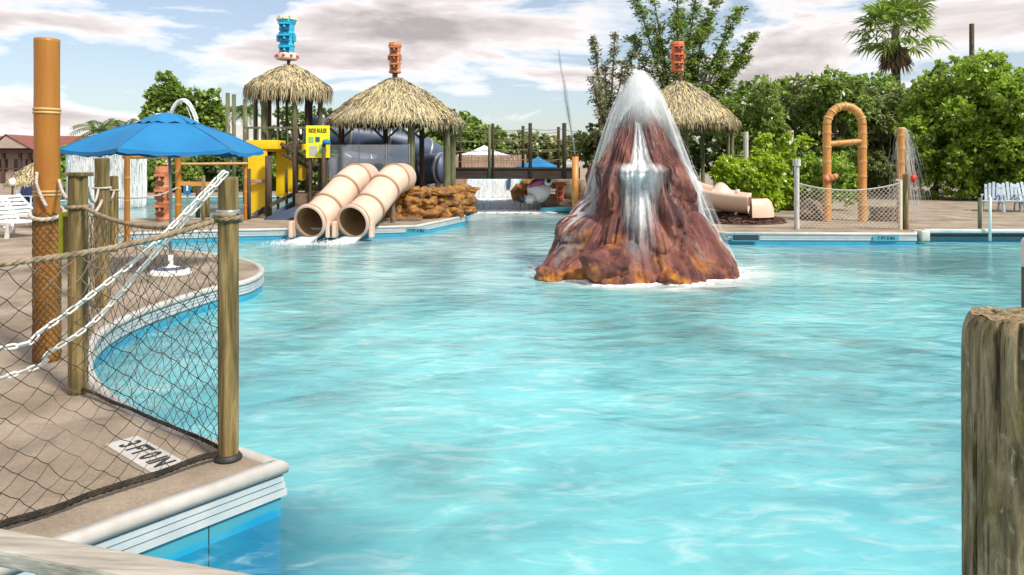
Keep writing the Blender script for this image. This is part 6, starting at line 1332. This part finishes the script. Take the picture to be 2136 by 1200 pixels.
# trees on the left
lo = lobes_px([(348, 175, 22, 28), (335, 205, 28, 26), (362, 205, 28, 28), (328, 240, 30, 30), (365, 245, 40, 34), (405, 215, 20, 30), (400, 250, 36, 30), (438, 215, 22, 26), (445, 250, 28, 34), (420, 285, 50, 34), (345, 285, 45, 34), (455, 285, 26, 30)], 48)
tree('broadleaf_tree', tuple(dk(385, HY+F*CAMZ/48)), lo, 13000, 0.30, 'leaf_mid', 'tall green tree behind the blue umbrella', 'tree', 'trees on the left', 0.3)
hedge('broadleaf_tree', 285, 400, lambda p: 322, 42, 6500, 26, 0.24, 'leaf_mid', 'green hedge under the umbrella behind the totem', 22, 398, 'trees on the left')
hedge('broadleaf_tree', 390, 535, lambda p: 310, 43, 8500, 30, 0.24, 'leaf_dark', 'dark hedge between the umbrella and the tower', 24, 398, 'trees on the left')
hedge('broadleaf_tree', 520, 700, lambda p: 300, 44, 7500, 34, 0.26, 'leaf_mid', 'green trees behind the yellow tower', 24, 390, 'trees on the left')
hedge('broadleaf_tree', 580, 680, lambda p: 215, 50, 3500, 16, 0.26, 'leaf_dark', 'dark foliage glimpsed between the tower posts', 22, 320, 'trees on the left')
hedge('shrub', 118, 150, lambda p: 300, 34, 2500, 10, 0.2, 'leaf_bright', 'yellow green shrub right of the bamboo pole', 20, 395, None, 0.06, 'shrub')
hedge('shrub', -30, 22, lambda p: 290, 66, 1500, 8, 0.3, 'leaf_mid', 'tree at the far left behind the house', 16, 330, None)
hedge('broadleaf_tree', -160, 620, lambda p: 312, 75, 12000, 80, 0.5, 'leaf_olive', 'far hazy tree line behind the left pool', 16, 372, None, trunk=False)
def feather_palm(px, py, Y, label, L_=2.2, nf=13):
    c = at(px, py, Y); root = thing('feather_palm', label, 'palm tree', (c.x, Y, 0)); q = MB(); q.tube([(c.x, Y, 0), (c.x, Y, c.z)], [0.16, 0.12], 10); part('trunk', q, M['bark'], root, True)
    for k in range(nf):
        a = k*2.399; el = 1.1-1.3*k/nf; d = V(math.cos(a)*math.cos(el), math.sin(a)*math.cos(el), math.sin(el)); q = MB(); pts = [c+d*L_*u-V(0, 0, 0.55*L_*u*u) for u in [i/8 for i in range(9)]]; q.tube(pts, 0.02, 3, cap=False)
        for i in range(1, 9):
            for w_ in (0, 0.5):
                p = pts[i-1].lerp(pts[i], w_); dr = (pts[i]-pts[i-1]).normalized(); x = dr.cross(V(0,0,1)).normalized()
                for s in (-1, 1): tp_ = p+x*s*0.55*(1-0.5*abs(i/8-0.4))+dr*0.25-V(0, 0, 0.2); q.add([p, p.lerp(tp_, 0.5)+dr*0.05, tp_, p.lerp(tp_, 0.5)-dr*0.05], [(0, 1, 2, 3)])
        part('frond', q, M['leaf_dark'], root)
feather_palm(208, 272, 48, 'feather palm left of the blue umbrella top'); feather_palm(258, 268, 50, 'feather palm touching the left umbrella slope', 1.9); feather_palm(512, 232, 46, 'small palm between the poles and the tower', 1.3, 11)
# house
hY = 60.0; hx = lambda px: (px-CX)/F*hY; hzz = lambda y: CAMZ-(y-HY)/F*hY
ho = thing('house', 'low house with maroon roof at the far left', 'house', (hx(60), hY, 0))
q = MB(); q.box(((hx(-90)+hx(158))/2, hY+3, hzz(318)/2), (hx(158)-hx(-90), 6, hzz(318))); part('wall', q, M['stucco'], ho)
q = MB(); x0, x1 = hx(-110), hx(170); ze, zr = hzz(316), hzz(281); q.add([(x0, hY-0.7, ze), (x1, hY-0.7, ze), (x1, hY+6.7, ze), (x0, hY+6.7, ze), (x0, hY+3, zr), (x1-1.0, hY+3, zr)], [(0, 1, 5, 4), (2, 3, 4, 5), (1, 2, 5), (0, 4, 3), (0, 3, 2, 1)]); rf_ = part('roof', q, M['roof'], ho)
q = MB(); gx0, gx1, gz0, gz1 = hx(4), hx(82), hzz(310), hzz(284); gxm = hx(34); q.add([(gx0, hY-1.2, gz0), (gx1, hY-1.2, gz0), (gxm, hY-1.2, gz1)], [(0, 1, 2)]); part('gable', q, M['stucco'], rf_)
q = MB(); q.add([(gx0-0.3, hY-1.3, gz0-0.1), (gxm, hY-1.3, gz1+0.1), (gxm, hY+3, gz1+0.1), (gx0-0.3, hY+3, gz0-0.1), (gx1+0.3, hY-1.3, gz0-0.1), (gx1+0.3, hY+3, gz0-0.1)], [(0, 1, 2, 3), (1, 4, 5, 2)]); part('gable_roof', q, M['roof'], rf_)
q = MB(); q.box((hx(36), hY-0.9, hzz(316)), (hx(165)-hx(-90), 0.12, 0.3)); part('fascia', q, M['trim'], ho)
for px in (-10, 18, 52, 72, 130): q = MB(); q.box((hx(px), hY-0.6, hzz(318)/2), (0.2, 0.2, hzz(318))); part('porch_post', q, M['trim'], ho)
for px in (8, 38, 62, 140):
    wo_ = MB(); wo_.box((hx(px), hY-0.02, hzz(345)), (0.62, 0.08, 1.0)); wn = part('window', wo_, M['trim'], ho); q = MB(); q.box((hx(px), hY-0.08, hzz(345)), (0.5, 0.03, 0.85)); part('pane', q, M['glassdark'], wn)
q = MB(); q.box((hx(40), hY-0.65, hzz(352)), (hx(90)-hx(-20), 0.08, 0.12)); part('porch_rail', q, M['trim'], ho)
# small thatched parasol and loungers
tp = at(72, 386, 22); pr = thing('thatch_parasol', 'small thatched parasol left of the bamboo pole', 'parasol', (tp.x, 22, 0)); thatch_roof(pr, (tp.x, 22), 0.72, tp.z+0.08, tp.z+0.66, 520, 0.22); q = MB(); q.tube([(tp.x, 22, 0), (tp.x, 22, tp.z+0.5)], 0.05, 8); part('pole', q, M['hutwood'], pr)
lp = at(26, 380, 21); q = MB(); q.lathe(lp, [(0.05, -0.12), (0.09, -0.06), (0.09, 0.06), (0.03, 0.12)], 12); ll_ = thing('garden_lamp', 'white lamp head on a thin post near the loungers', 'lamp', (lp.x, 21, 0)); part('head', q, M['white'], ll_, True); q = MB(); q.tube([(lp.x, 21, 0), (lp.x, 21, lp.z-0.1)], 0.025, 8); part('post', q, M['darkwood'], ll_)
def sunbed(label, loc, rz):
    root = thing('sun_lounger', label, 'lounger', (0, 0, 0), 'white loungers at the left'); mat = M['white']
    for s in (-1, 1):
        q = MB(); q.bar((s*0.32, -0.95, 0.32), (s*0.32, 0.5, 0.32), 0.06, 0.08, 0.015); part('side_rail', q, mat, root)
        for y in (-0.8, 0.35): q = MB(); q.bar((s*0.32, y, 0.32), (s*0.34, y+0.08, 0), 0.07, 0.06); part('leg', q, mat, root)
        q = MB(); q.bar((s*0.32, 0.15, 0.34), (s*0.32, 0.75, 0.85), 0.05, 0.06, 0.01); part('back_rail', q, mat, root)
    for k in range(9): q = MB(); q.bbox((0, -0.9+0.125*k, 0.355), (0.6, 0.10, 0.025), 0.008); part('slat', q, mat, root)
    for k in range(5): q = MB(); u = (k+0.5)/5; q.box((0, 0.17+0.56*u, 0.37+0.48*u), (0.58, 0.085, 0.02), Matrix.Rotation(0.7, 3, 'X')); part('back_slat', q, mat, root)
    root.location = loc; root.rotation_euler.z = rz; return root
s0 = sunbed('white plastic lounger cut by the left frame edge', tuple(dk(14, 492)), R(60)); dup(s0, tuple(dk(62, 474)), 'white plastic lounger beside the bamboo pole', rz=R(75))
ch = dup(l0, tuple(dk(60, 428)), 'white chair draped with a navy towel near the parasol', rz=R(10)); ch['group'] = 'white loungers at the left'
tw_ = at(62, 404, 29); q = MB(); vs = []
for i in range(8):
    for j in range(6): u, v = i/7, j/5; vs.append((tw_.x-0.32+0.64*u, tw_.y-0.12*math.sin(v*2)+0.02*math.sin(u*9), tw_.z+0.42-0.8*v+0.03*math.sin(u*7+v*3)))
q.add(vs, [(i*6+j, i*6+j+1, (i+1)*6+j+1, (i+1)*6+j) for i in range(7) for j in range(5)]); solo('towel', q, M['navy'], 'navy towel hung over the chair near the parasol', 'towel', tuple(tw_), True)
